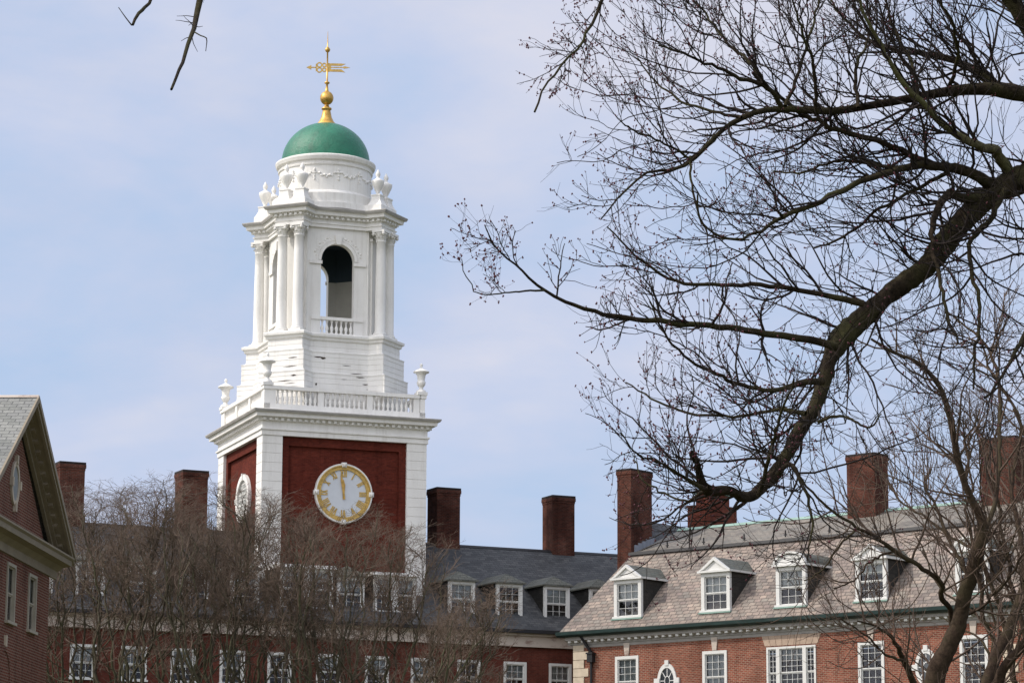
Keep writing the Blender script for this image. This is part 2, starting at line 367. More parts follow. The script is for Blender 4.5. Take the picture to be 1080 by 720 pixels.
# plinth clad in boards
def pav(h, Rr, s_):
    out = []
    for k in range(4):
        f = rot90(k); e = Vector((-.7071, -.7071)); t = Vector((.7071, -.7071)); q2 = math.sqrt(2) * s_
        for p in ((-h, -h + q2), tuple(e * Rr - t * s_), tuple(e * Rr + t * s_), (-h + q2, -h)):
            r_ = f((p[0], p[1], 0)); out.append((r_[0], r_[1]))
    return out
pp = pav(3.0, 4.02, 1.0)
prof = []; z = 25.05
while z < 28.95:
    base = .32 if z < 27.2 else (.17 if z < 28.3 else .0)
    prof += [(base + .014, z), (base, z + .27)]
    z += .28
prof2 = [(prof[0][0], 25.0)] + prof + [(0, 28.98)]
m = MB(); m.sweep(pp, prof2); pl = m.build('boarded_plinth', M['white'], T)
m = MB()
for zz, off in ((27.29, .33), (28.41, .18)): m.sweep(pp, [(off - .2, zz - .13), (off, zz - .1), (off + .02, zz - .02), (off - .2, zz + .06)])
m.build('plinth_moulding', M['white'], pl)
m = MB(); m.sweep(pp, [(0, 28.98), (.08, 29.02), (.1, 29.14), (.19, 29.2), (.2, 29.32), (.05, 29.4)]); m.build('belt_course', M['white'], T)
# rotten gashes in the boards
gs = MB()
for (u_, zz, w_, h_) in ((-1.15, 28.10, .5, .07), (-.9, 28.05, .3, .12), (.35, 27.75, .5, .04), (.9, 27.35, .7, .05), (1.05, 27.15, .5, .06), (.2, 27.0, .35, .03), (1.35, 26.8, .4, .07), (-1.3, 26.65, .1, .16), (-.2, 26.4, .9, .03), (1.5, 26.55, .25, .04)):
    y_ = -3.0 - (.32 if zz < 27.2 else .17 if zz < 28.3 else 0) - .018
    gs = MB(); gs.add([(u_ - w_ / 2, y_, zz), (u_ - w_ * .1, y_, zz - h_ / 2), (u_ + w_ / 2, y_, zz + .01), (u_ + w_ * .2, y_, zz + h_ / 2), (u_ - w_ * .3, y_, zz + h_ / 3)], [(0, 1, 2, 3, 4)]).build('rotted_board', M['gash'], pl, recalc=False)
e_ = Vector((-.7071, -.7071)); t_ = Vector((.7071, -.7071))
for (tt, zz, w_, h_) in ((.55, 27.95, .6, .06), (.4, 27.5, .9, .05), (.7, 27.0, .35, .1), (.2, 26.75, .9, .05), (.5, 26.6, .7, .03)):
    rr = 4.02 + (.32 if zz < 27.2 else .17 if zz < 28.3 else 0) + .018; P_ = lambda a_, z_: (*(e_ * rr + t_ * a_), z_)
    gs = MB(); gs.add([P_(tt - w_ / 2, zz), P_(tt, zz - h_ / 2), P_(tt + w_ / 2, zz), P_(tt + w_ * .1, zz + h_ / 2)], [(0, 1, 2, 3)]).build('rotted_board', M['gash'], pl, recalc=False)
# belfry walls with arches
def arch_wall(mb, x0, x1, z0, z1, ar, zs, y0, y1, n=20):
    if z0 < zs: mb.box(x0, -ar, y0, y1, z0, zs).box(ar, x1, y0, y1, z0, zs)
    ang = [math.pi - math.pi * i / n for i in range(n + 1)]
    P = [(ar * math.cos(a_), zs + ar * math.sin(a_)) for a_ in ang]
    mb.box(x0, -ar, y0, y1, zs, z1).box(ar, x1, y0, y1, zs, z1)
    for (xa, za), (xb, zb) in zip(P, P[1:]):
        mb.add([(xa, y0, za), (xb, y0, zb), (xb, y0, z1), (xa, y0, z1), (xa, y1, za), (xb, y1, zb), (xb, y1, z1), (xa, y1, z1)],
               [(0, 1, 2, 3), (7, 6, 5, 4), (0, 4, 5, 1), (3, 2, 6, 7)])
W, AR, ZS = 2.5, .9, 33.36
for k in range(4):
    m = MB(rot90(k)); arch_wall(m, -1.68, 1.68, 29.4, 35.1, AR, ZS, -W, -W + .34)
    o = m.build('belfry_wall', M['white'], T)
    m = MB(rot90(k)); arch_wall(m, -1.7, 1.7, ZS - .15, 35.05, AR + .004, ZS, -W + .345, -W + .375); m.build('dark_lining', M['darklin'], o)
    m = MB(rot90(k)); m.box(-1.7, -AR - .004, -W + .345, -W + .37, 29.4, ZS - .155).box(AR + .004, 1.7, -W + .345, -W + .37, 29.4, ZS - .155)
    m.build('inner_boarding', M['inner'], o)
    # archivolt, imposts, keystone
    m = MB(rot90(k)); n = 24
    for (ra, rb, ya) in ((AR, AR + .16, -W - .07), (AR + .19, AR + .27, -W - .035)):
        rings = []
        for i in range(n + 1):
            a_ = math.pi * i / n; c_, s_ = math.cos(a_), math.sin(a_)
            rings.append([(ra * c_, ya, ZS + ra * s_), (rb * c_, ya, ZS + rb * s_), (rb * c_, -W + .01, ZS + rb * s_), (ra * c_, -W + .01, ZS + ra * s_)])
        m.loft(rings)
    m.box(-AR - .62, -AR + .05, -W - .09, -W + .01, ZS - .22, ZS - .04).box(AR - .05, AR + .62, -W - .09, -W + .01, ZS - .22, ZS - .04)
    m.add([(-.12, -W - .16, ZS + AR - .06), (.12, -W - .16, ZS + AR - .06), (.2, -W - .16, ZS + AR + .42), (-.2, -W - .16, ZS + AR + .42), (-.12, -W, ZS + AR - .06), (.12, -W, ZS + AR - .06), (.2, -W, ZS + AR + .42), (-.2, -W, ZS + AR + .42)], [(0, 1, 2, 3), (7, 6, 5, 4), (0, 4, 5, 1), (1, 5, 6, 2), (2, 6, 7, 3), (3, 7, 4, 0)])
    # carved sprigs beside the arch
    for i in range(22):
        a_ = R(12 + 156 * i / 21); rr = AR + .36 + .07 * math.sin(i * 2.3); 
        if abs(a_ - math.pi / 2) < .2: continue
        cx, cz = rr * math.cos(a_), ZS + rr * math.sin(a_); q = .035 + .018 * ((i * 7) % 3)
        m.loft([[(cx - q, -W + .0, cz - q), (cx + q, -W + .0, cz - q), (cx + q, -W + .0, cz + q), (cx - q, -W + .0, cz + q)], [(cx - q * .3, -W - .045, cz - q * .3), (cx + q * .3, -W - .045, cz - q * .3), (cx + q * .3, -W - .045, cz + q * .3), (cx - q * .3, -W - .045, cz + q * .3)]])
    m.build('arch_surround', M['white'], o)
    # balustrade in arch
    m = MB(rot90(k)); m.box(-AR - .5, AR + .5, -W - .1, -W + .12, 30.2, 30.36).box(-AR, AR, -W - .02, -W + .12, 29.4, 29.52)
    m.box(-AR - .5, -AR, -W - .04, -W - .001, 29.45, 30.2).box(AR, AR + .5, -W - .04, -W - .001, 29.45, 30.2)
    br = m.build('arch_balustrade', M['white'], T)
    if k in (0, 3):
        if k == 0: BAL2 = baluster_mesh(.68, .1)
        for j in range(7):
            p = rot90(k)((-AR + (j + .5) * 2 * AR / 7, -W + .05, 0)); link('baluster', BAL2, br, (p[0], p[1], 29.52))
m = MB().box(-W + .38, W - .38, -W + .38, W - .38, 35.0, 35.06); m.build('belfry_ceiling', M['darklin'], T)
m = MB().box(-W + .38, W - .38, -W + .38, W - .38, 29.38, 29.42); m.build('belfry_floor', M['inner'], T)
# corner piers and pilasters
for k in range(4):
    f = rot90(k); m = MB(f)
    def blk(r_a, r_b, s_, z0, z1):
        m.exz([tuple(e_ * r_a - t_ * s_), tuple(e_ * r_b - t_ * s_), tuple(e_ * r_b + t_ * s_), tuple(e_ * r_a + t_ * s_)], z0, z1)
    blk(2.5, 2.96, .62, 29.4, 35.08); blk(2.9, 3.06, .36, 29.4, 34.6); blk(2.9, 3.1, .44, 34.55, 34.7); blk(2.9, 3.1, .44, 29.41, 29.62)
    op = m.build('corner_pier', M['white'], T)
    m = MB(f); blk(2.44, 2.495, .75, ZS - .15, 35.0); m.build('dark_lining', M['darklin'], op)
    m = MB(f); blk(2.44, 2.495, .75, 29.42, ZS - .152); m.build('inner_boarding', M['inner'], op)
# paired columns with leafy capitals
z0c, z1c = 29.4, 35.06
cb = MB(); cb.box(-.35, .35, -.35, .35, 0, .12)
cb.lathe(0, 0, [(.34, .12), (.36, .17), (.34, .22), (.29, .25), (.31, .29), (.28, .33)] + [(.275, .34), (.272, 1.9), (.262, 3.2), (.245, 4.3), (.235, 5.02), (.27, 5.05), (.27, 5.09), (.235, 5.1)], 24)
COL = cb.mesh('column', M['white'])
cp = MB(); cp.lathe(0, 0, [(.225, 5.08), (.25, 5.2), (.27, 5.35), (.33, 5.5), (.34, 5.53)], 16); cp.box(-.36, .36, -.36, .36, 5.54, 5.66)
for row, (zz, rr, ll, nn) in enumerate(((5.1, .25, .2, 8), (5.26, .28, .2, 8))):
    for i in range(nn):
        a_ = 2 * math.pi * (i + .5 * row) / nn; c_, s_ = math.cos(a_), math.sin(a_)
        def L_(rad, tt, z_): return (rad * c_ - tt * s_, rad * s_ + tt * c_, zz + z_)
        cp.add([L_(rr - .02, -.075, 0), L_(rr - .02, .075, 0), L_(rr + .03, .08, .12), L_(rr + .03, -.08, .12), L_(rr + .11, .045, .2), L_(rr + .11, -.045, .2), L_(rr + .13, 0, .15)], [(0, 1, 2, 3), (3, 2, 4, 5), (5, 4, 6)])
for sx in (-1, 1):
    for sy in (-1, 1): cp.lathe(sx * .29, sy * .29, [(.02, 5.36), (.09, 5.42), (.1, 5.48), (.05, 5.54)], 8)
CAP = cp.mesh('column_capital', M['white'], False)
for k in range(4):
    f = rot90(k)
    for s_ in (-1, 1):
        p = e_ * 3.62 + t_ * .48 * s_; q = f((p.x, p.y, 0)); o = link('column', COL, T, (q[0], q[1], 29.4), rotz=R(45)); link('column_capital', CAP, o)
# entablature of the belfry
pe = pav(2.62, 3.78, .80)
m = MB(); m.sweep(pe, [(0, 35.06), (0.02, 35.06), (.02, 35.22), (.07, 35.24), (.07, 35.3), (.0, 35.31), (.0, 35.46), (.08, 35.5), (.08, 35.62), (.32, 35.66), (.34, 35.82), (.42, 35.88), (.46, 35.98), (.1, 36.1), (-.2, 36.12)])
en = m.build('belfry_cornice', M['white'], T)
m = MB(); m.sweep(pe, [(.3, 35.855), (.445, 35.86), (.50, 35.97), (.50, 36.02), (.3, 36.08)]); m.build('crown_moulding', M['grey_lead'], en)
m = MB(); dentils(m, pe, .08, 35.5, 35.63, .14, .13, .13); m.build('dentils', M['white'], en)
# blocking over the pavilions with scroll ends
for k in range(4):
    m = MB(rot90(k))
    prof = [(0, 36.08), (.86, 36.08), (.86, 36.5), (.74, 36.62), (.72, 36.92), (0, 36.92)]
    for sg in (-1, 1):
        for (r_a, r_b, s_, z0, z1) in ((2.2, 3.85, .88, 36.08, 36.45),):
            pass
    m.exz([tuple(e_ * 2.0 - t_ * .88), tuple(e_ * 3.8 - t_ * .88), tuple(e_ * 3.8 + t_ * .88), tuple(e_ * 2.0 + t_ * .88)], 36.08, 36.42)
    for sg in (-1, 1):
        cx = sg * .46; R0 = [(r_, s2, z_) for r_, s2, z_ in ((.42, .38, 36.42), (.36, .34, 36.5), (.26, .26, 36.72), (.25, .25, 36.9), (.28, .28, 36.94), (.28, .28, 37.0))]
        m.loft([[(*(e_ * (3.38 - a_) + t_ * (cx - b_)), z_), (*(e_ * (3.38 + a_) + t_ * (cx - b_)), z_), (*(e_ * (3.38 + a_) + t_ * (cx + b_)), z_), (*(e_ * (3.38 - a_) + t_ * (cx + b_)), z_)] for a_, b_, z_ in R0])
    m.build('urn_pedestal', M['white'], T)
UR2 = MB().lathe(0, 0, [(.1, 0), (.1, .06), (.08, .1), (.2, .34), (.3, .56), (.33, .7), (.33, .78), (.24, .82), (.12, .9), (.07, .96), (.12, 1.06), (.13, 1.16), (.06, 1.3), (.01, 1.4)], 16).mesh('urn', M['white'])
for k in range(4):
    for s_ in (-1, 1):
        p = e_ * 3.38 + t_ * .46 * s_; q = rot90(k)((p.x, p.y, 0)); link('urn', UR2, T, (q[0], q[1], 37.0))
# drum
m = MB(); m.lathe(0, 0, [(2.95, 36.1), (2.95, 36.4), (2.8, 36.44), (2.8, 36.95), (2.62, 37.0), (2.58, 37.1), (2.44, 37.16), (2.44, 38.5), (2.5, 38.52), (2.52, 38.6), (2.46, 38.64), (2.46, 38.74), (2.6, 38.8), (2.66, 38.95), (2.66, 39.03), (2.45, 39.12), (2.3, 39.16)], 72, smooth=False)
dr = m.build('drum', M['white'], T)
m = MB()   # carved garlands round the drum
for i in range(12):
    a0 = 2 * math.pi * i / 12
    for j in range(15):
        t2 = j / 14; a_ = a0 + (t2) * 2 * math.pi / 12; zz = 38.2 - .30 * math.sin(math.pi * t2) + .05 * math.sin(j * 2.2 + i); q = .03 + .028 * math.sin(math.pi * t2) + .012 * ((j * 5 + i) % 3)
        c_, s_ = math.cos(a_), math.sin(a_); m.lathe(2.45 * c_, 2.45 * s_, [(.01, zz - q), (q, zz - q * .4), (q, zz + q * .4), (.01, zz + q)], 6)
    for j in range(4):
        c_, s_ = math.cos(a0), math.sin(a0); zz = 38.25 - j * .17; m.lathe(2.45 * c_, 2.45 * s_, [(.01, zz - .08), (.075, zz), (.01, zz + .08)], 6)
m.build('garland', M['white'], dr)
# dome and finial
m = MB(); m.lathe(0, 0, [(2.34 * math.cos(a_), 39.14 + 2.2 * math.sin(a_)) for a_ in [R(x) for x in range(0, 88, 4)]], 72); m.build('dome', M['dome'], T)
m = MB(); m.lathe(0, 0, [(.56, 41.24), (.54, 41.3), (.4, 41.45), (.28, 41.7), (.22, 42.0), (.21, 42.1), (.27, 42.13), (.27, 42.2), (.16, 42.24), (.12, 42.36)] + [(max(.1, .36 * math.cos(R(a_))), 42.76 + .38 * math.sin(R(a_))) for a_ in range(-75, 80, 12)] + [(.09, 43.16), (.07, 43.3), (.05, 43.5), (.14, 43.58), (.14, 43.63), (.045, 43.68), (.04, 45.28), (.1, 45.33), (.15, 45.43), (.1, 45.53), (.03, 45.6), (.022, 46.0), (.008, 46.45)], 20)
fi = m.build('finial', M['gold'], T)
m = MB(lambda p: (p[0] * math.cos(R(-20)) - p[1] * math.sin(R(-20)), p[0] * math.sin(R(-20)) + p[1] * math.cos(R(-20)), p[2]))
zc = 44.45
def plate(pts): m.exy([(x, zc + z_) for x, z_ in pts], -.02, .02)
plate([(-1.12, .0), (-.85, -.13), (-.85, .13)]); plate([(-.86, -.03), (-.6, -.03), (-.6, .03), (-.86, .03)])
for sg in (-1, 1):
    m.ringy(-.42, zc + sg * .14, .09, .16, -.02, .02, 12); m.ringy(-.16, zc + sg * .13, .06, .13, -.021, .021, 12)
plate([(-.62, -.2), (-.55, -.2), (-.55, .2), (-.62, .2)])
plate([(0, -.25), (.2, -.22), (.2, .22), (0, .25)])
plate([(.2, .1), (.75, .09), (.98, .2), (.72, .22), (.2, .23)]); plate([(.2, -.23), (.72, -.24), (.96, -.27), (.75, -.1), (.2, -.1)])
plate([(.2, -.02), (.8, -.02), (.8, .03), (.2, .03)]); plate([(.78, 0), (.92, -.06), (1.22, .0), (.92, .07)])
m.build('weathervane', M['goldpaint'], fi)
# clock on the front
yc = -H + .32
ck = MB(); ck.disc(0, 21.0, 1.41, yc - .1, yc + .02, 56); clock = ck.build('clock', M['face'], T)
ck = MB(); ck.ringy(0, 21.0, 1.21, 1.42, yc - .17, yc, 64); ck.ringy(0, 21.0, 1.38, 1.43, yc - .22, yc, 64); ck.build('bezel', M['goldpaint'], clock)
ck = MB(); ck.ringy(0, 21.0, 1.42, 1.51, yc - .2, yc, 64)
for a_ in (0, 90, 180, 270):
    x, z_ = 1.45 * math.cos(R(a_)), 21 + 1.45 * math.sin(R(a_)); ck.box(x - .12, x + .12, yc - .25, yc, z_ - .12, z_ + .12); ck.lathe(x, yc - .28, [(.01, z_ - .12), (.09, z_ - .06), (.1, z_ + .04), (.01, z_ + .12)], 8)
ck.build('rim', M['white'], clock)
def stroke(mb, x0, z0, x1, z1, w, ang):
    d_ = Vector((x1 - x0, z1 - z0)).normalized(); n_ = Vector((-d_.y, d_.x)) * w / 2; ca, sa = math.cos(ang), math.sin(ang)
    pts = [(x0 + n_.x, z0 + n_.y), (x0 - n_.x, z0 - n_.y), (x1 - n_.x, z1 - n_.y), (x1 + n_.x, z1 + n_.y)]
    mb.exy([(x * ca + z_ * sa, 21 - x * sa + z_ * ca) for x, z_ in pts], yc - .125, yc - .1)
for h_, txt in enumerate(['XII', 'I', 'II', 'III', 'IIII', 'V', 'VI', 'VII', 'VIII', 'IX', 'X', 'XI']):
    a_ = 2 * math.pi * h_ / 12; m = MB(); wd = {'I': .088, 'V': .17, 'X': .18}; tot = sum(wd[c_] for c_ in txt); x = -tot / 2
    for c_ in txt:
        w_ = wd[c_]; xa, xb, xm = x + .02, x + w_ - .02, x + w_ / 2
        if c_ == 'I': stroke(m, xm, .84, xm, 1.2, .062, a_)
        if c_ == 'V': stroke(m, xa, 1.2, xm, .84, .07, a_); stroke(m, xb, 1.2, xm, .84, .045, a_)
        if c_ == 'X': stroke(m, xa, 1.2, xb, .84, .07, a_); stroke(m, xb, 1.2, xa, .84, .045, a_)
        x += w_
    m.build('numeral', M['goldpaint'], clock)
for (nm, ln, wd_, an, yy) in (('minute_hand', 1.08, .13, -9, .16), ('hour_hand', .72, .18, -1, .135)):
    m = MB(); an = R(an); ca, sa = math.cos(an), math.sin(an)
    pts = [(-.04, -.3), (.04, -.3), (.05, 0), (wd_ / 2, ln * .6), (0, ln), (-wd_ / 2, ln * .6), (-.05, 0)]
    m.exy([(x * ca + z_ * sa, 21 - x * sa + z_ * ca) for x, z_ in pts], yc - yy - .012, yc - yy + .01); m.build(nm, M['gold'], clock)
# round window on the left side
f = rot90(3)
m = MB(f); m.ringy(0, 21.0, 1.0, 1.28, yc - .16, yc, 48)
for a_ in (0, 90, 180, 270):
    x, z_ = 1.2 * math.cos(R(a_)), 21 + 1.2 * math.sin(R(a_)); m.box(x - .09, x + .09, yc - .2, yc, z_ - .13, z_ + .13)
rw = m.build('round_window', M['stone'] if False else M['white'], T)
m = MB(f); m.disc(0, 21.0, 1.0, yc - .03, yc + .02, 40); m.build('pane', plain('milky_louvred_pane', (.36, .38, .36), .35, nscale=2, amt=.6), rw)
m = MB(f)
for i in range(-3, 4): 
    hh = math.sqrt(max(0, 1 - (i * .27) ** 2)); m.box(i * .27 - .02, i * .27 + .02, yc - .06, yc - .03, 21 - hh, 21 + hh); m.box(-hh, hh, yc - .065, yc - .031, 21 + i * .27 - .02, 21 + i * .27 + .02)
m.build('window_bars', M['white'], rw)

# ================================================================== MIDDLE WING
PM = (-7.14, 141.4); YM = 25.5
Wm = empty('middle_wing', *PM, YM); Wm.name = 'brick_building'
tag(Wm, 'long red brick wing in shade with dark slate roof below the clock tower', 'building')
wx = [-24.6, -22.07, -19.54, -16.99, -14.46, -11.96, -9.48, -7.0, -4.55, -2.0, .58, 3.05, 5.58, 8.15, 10.7]
m = MB(); holes = [(x - .64, x + .64, 11.1, 12.68) for x in wx]
holed_wall(m, -26, 13.2, 0, 13.45, holes)
m.add([(-26, 0, 0), (-26, 12, 0), (-26, 12, 14.2), (-26, 0, 14.2)], [(0, 1, 2, 3)]).add([(-26, 12, 0), (20, 12, 0), (20, 12, 14.2), (-26, 12, 14.2)], [(0, 1, 2, 3)]).add([(13.2, .001, 0), (13.2, .001, 14.2), (20, .001, 14.2), (20, .001, 0)], [(0, 1, 2, 3)])
m.build('wall', M['brick_mid'], Wm, recalc=False)
bl = [.0, .4, .5, .35, .45, .55, .45, .5, .0, .4, .5, .6, .0, .5, .55]
for i, x in enumerate(wx):
    window(Wm, x, 0, 11.1, 1.28, 1.58, 3, 2, blind=bl[i % len(bl)] , mat='curtain' if i % 2 else 'blind')
m = MB().box(-26, 13.2, -.12, 0.0, 13.45, 14.12); m.box(-26, 13.2, -.18, -.121, 13.45, 13.54).box(-26, 13.2, -.26, -.121, 14.0, 14.12)
fz = m.build('frieze_band', M['frieze'], Wm)
m = MB().exx([(-.5, 14.12), (-.12, 14.12), (-.12, 14.3), (-.5, 14.3)], -26, 13.0); m.build('gutter', M['black'], Wm)
m = MB().exx([(-.46, 14.302), (6, 19.18), (12.4, 14.302)], -26.3, 20); roofM = m.build('roof', M['slate_mid'], Wm)
m = MB().exx([(5.86, 19.1), (6, 19.235), (6.14, 19.1)], -26.3, 20); m.build('ridge_cap', M['black'], roofM)
def dormer_mid(x, w, z0, z1, zp, yf, cols, label=None, flat=False, blind=.5, wins=1):
    h = w / 2; sl = .7685; yb = (z1 + .05 - 14.302) / .755 - .46 + .1
    d_ = MB().box(-h + .03, -h + .13, yf + .13, yb, z0 - .15, z1).box(h - .13, h - .03, yf + .13, yb, z0 - .15, z1).box(-h + .13, h - .13, yf + .6, yb, z0 - .15, z1)
    o = link('dormer', d_.mesh('dormer', M['slate_cheek']), Wm, (x, 0, 0), label)
    f = MB(); yp = (zp - 14.302) / .755 - .46 + .15
    if flat:
        f.loft([[(-h - .15, yf - .2, z1), (h + .15, yf - .2, z1), (h + .15, yp, z1), (-h - .15, yp, z1)], [(-h - .12, yf - .17, z1 + .16), (h + .12, yf - .17, z1 + .16), (h + .12, yp, z1 + .35), (-h - .12, yp, z1 + .35)]])
        f.build('dormer_roof', M['white'], o)
    else:
        a = h + .14
        f.add([(-a, yf - .18, z1), (a, yf - .18, z1), (a, yp, z1), (-a, yp, z1), (0, yf + .45, zp), (0, yp, zp), (-a, yf - .18, z1 + .07), (a, yf - .18, z1 + .07), (a, yp, z1 + .07), (-a, yp, z1 + .07)],
              [(0, 3, 2, 1), (0, 1, 7, 6), (1, 2, 8, 7), (3, 0, 6, 9), (6, 7, 4), (7, 8, 5, 4), (9, 6, 4, 5), (2, 3, 9, 5, 8)])
        f.build('dormer_roof', M['slate_dorm'], o)
    n = wins; ww = w / n
    for i in range(n):
        me, gm, i0, i1, a0, a1 = sash_mesh(round(ww, 3), round(z1 - z0, 3), cols, 2, .14)
        link('window_frame', me, o, (-h + ww * (i + .5), yf + .02, z0)); link('pane', gm, o, (-h + ww * (i + .5), yf + .02, z0))
        if blind: link('blind', blind_mesh(i0, i1, a1 - (a1 - a0) * blind, a1, M['blind']), o, (-h + ww * (i + .5), yf + .02, z0))
    return o
for i, x in enumerate((-24.4, -21.8, -19.2, -16.6, -14.05, -11.45, -8.8, -6.2)): dormer_mid(x, 1.45, 15.02, 16.68, 17.2, .6, 3, blind=(.5, .0, .35, .55)[i % 4])
dormer_mid(-3.0, 2.75, 15.0, 16.9, 17.3, .5, 3, 'wide white dormer below the clock', True, .3, 2)
dormer_mid(-.62, 1.45, 15.02, 16.6, 17.2, .6, 3, blind=.4)
dormer_mid(1.75, 2.3, 15.0, 16.75, 17.3, .5, 3, 'wide white dormer right of the clock', True, .4, 2)
for i, x in enumerate((5.45, 8.12, 10.82, 13.45)): dormer_mid(x, 1.45, 15.02, 16.68, 17.25, .6, 3, blind=(.6, .0, .5, .6)[i])
for (a_, b_) in ((-14.2, -12.92), (-7.77, -6.45), (6.3, 7.63), (13.1, 14.41)): chimney(Wm, a_, b_, 5.7, 6.95, 17.5, 22.18)

# ================================================================== RIGHT WING
PR = (5.86, 140.5); YR = -40.4
Wr = empty('brick_building', *PR, YR); tag(Wr, 'sunlit brick wing at right with pinkish mottled slate mansard roof and white dormers', 'building')
wins = [(-.18, 1.45), (5.16, 1.45), (9.6, 2.8), (14.05, 1.42), (19.5, 1.45), (23.6, 1.45)]
m = MB(); holes = [(x - w / 2, x + w / 2, 10.3, 12.66) for x, w in wins]
holed_wall(m, -3.5, 27, 0, 13.35, holes)
m.add([(-3.5, 0, 0), (-3.5, 0, 13.9), (-3.5, 16, 13.9), (-3.5, 16, 0)], [(0, 1, 2, 3)]).add([(27, 0, 0), (27, 16, 0), (27, 16, 13.9), (27, 0, 13.9)], [(0, 1, 2, 3)]).add([(-3.5, 16, 0), (-3.5, 16, 13.9), (27, 16, 13.9), (27, 16, 0)], [(0, 1, 2, 3)])
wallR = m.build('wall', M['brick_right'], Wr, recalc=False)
for i, (x, w) in enumerate(wins):
    if w > 2:
        me, gm, i0, i1, a0, a1 = sash_mesh(1.5, 2.36, 4, 4, .1)
        o = link('window', me, Wr, (x, 0, 10.3), 'wide triple window'); link('pane', gm, o); link('blind', blind_mesh(i0, i1, a1 - .5, a1, M['curtain']), o)
        for sg in (-1, 1):
            me2, gm2, j0, j1, _, _ = sash_mesh(.65, 2.36, 2, 4, .1); link('side_light', me2, o, (sg * 1.075, 0, 0)); link('pane', gm2, o, (sg * 1.075, 0, 0))
    else: window(Wr, x, 0, 10.3, w, 2.36, 3, 3, blind=(.5, .62, 0, .0, .0, .4)[i], mat='curtain', sur=.15)
# keystones and flat arches
for (x, w) in wins:
    m = MB()
    if w > 2:
        for j in range(9):
            xa = x - 1.5 + j * 3.0 / 9; xb = xa + 3.0 / 9 - .02; sh = (j - 4) * .045; sh2 = (j - 3) * .045
            m.add([(xa, -.02, 12.72), (xb, -.02, 12.72), (xb + sh2, -.02, 13.2), (xa + sh, -.02, 13.2), (xa, .04, 12.72), (xb, .04, 12.72), (xb + sh2, .04, 13.2), (xa + sh, .04, 13.2)], [(0, 1, 2, 3), (7, 6, 5, 4), (0, 4, 5, 1), (1, 5, 6, 2), (2, 6, 7, 3), (3, 7, 4, 0)])
        m.build('flat_arch', plain('pinkish_stone_voussoirs', (.40, .30, .23), .9, nscale=3, amt=.6), Wr)
    else:
        m.add([(x - .12, -.06, 12.68), (x + .12, -.06, 12.68), (x + .19, -.06, 13.3), (x - .19, -.06, 13.3), (x - .12, .04, 12.68), (x + .12, .04, 12.68), (x + .19, .04, 13.3), (x - .19, .04, 13.3)], [(0, 1, 2, 3), (7, 6, 5, 4), (0, 4, 5, 1), (1, 5, 6, 2), (2, 6, 7, 3), (3, 7, 4, 0)])
        m.build('keystone', M['frieze'], Wr)
# oval windows
for x in (2.3, 17.0):
    m = MB(); m.ringy(x, 11.35, .62, .84, -.07, .03, 36, .68)
    for a_ in (0, 90, 180, 270):
        cx, cz = x + .60 * math.cos(R(a_)), 11.35 + .86 * math.sin(R(a_)); m.box(cx - (.16 if a_ % 180 == 0 else .11), cx + (.16 if a_ % 180 == 0 else .11), -.1, .03, cz - .13, cz + .13)
    o = m.build('oval_window', M['white_clean'], Wr)
    m = MB(); m.disc(x, 11.35, .63, -.012, .02, 32, .68); m.build('pane', plain('dark_reflective_glass', (.02, .025, .03), .08, spec=.8), o)
    m = MB(); m.ringy(x, 11.35, .2, .24, -.035, -.012, 20, .68)
    for a_ in range(0, 360, 45):
        c_, s_ = math.cos(R(a_)), math.sin(R(a_)); n_ = (-s_ * .018, c_ * .018)
        m.exy([(x + .68 * .22 * c_ + n_[0], 11.35 + .22 * s_ + n_[1]), (x + .68 * .22 * c_ - n_[0], 11.35 + .22 * s_ - n_[1]), (x + .68 * .63 * c_ - n_[0], 11.35 + .63 * s_ - n_[1]), (x + .68 * .63 * c_ + n_[0], 11.35 + .63 * s_ + n_[1])], -.034, -.013)
    m.build('glazing_bars', M['white_clean'], o)
# quoins
for (xa, xb) in ((-3.56, -2.6), (21.0, 21.75)):
    m = MB(); z = 0; i = 0
    while z < 13.3:
        z2 = min(z + .42, 13.34); cut = .28 if i % 2 else 0; m.box(xa, xb - cut, -.05, .1, z + .012, z2 - .012); z = z2; i += 1
    m.build('stone_quoins', M['stone'], Wr)
# cornice, dentils, gutter
m = MB().exx([(0, 13.35), (-.1, 13.35), (-.1, 13.45), (-.34, 13.56), (-.36, 13.72), (0, 13.72)], -3.85, 27.2); 
m.exx([(0, 13.2), (-.03, 13.2), (-.05, 13.349), (0, 13.349)], -3.6, 27)
m.exy([(-3.85, 13.35), (-3.501, 13.35), (-3.501, 13.72), (-3.85, 13.72)], 0.001, 12); ce = m.build('cornice', plain('grey_painted_cornice', (.30, .285, .27), .8, nscale=1.5, amt=.5), Wr)
m = MB(); x = -3.7
while x < 27: m.box(x, x + .17, -.335, -.12, 13.47, 13.56) if False else m.exx([(-.10, 13.45), (-.30, 13.452), (-.30, 13.545), (-.1, 13.47)], x, x + .17); x += .42
m.build('modillions', M['white_clean'], ce)
m = MB().exx([(-.36, 13.722), (-.56, 13.74), (-.66, 13.82), (-.68, 13.98), (-.3, 13.98), (-.3, 13.722)], -4.2, 27.3); m.exy([(-4.2, 13.74), (-3.85, 13.722), (-3.85, 13.98), (-4.2, 13.98)], -.299, 12); m.build('gutter', M['gutter'], Wr)
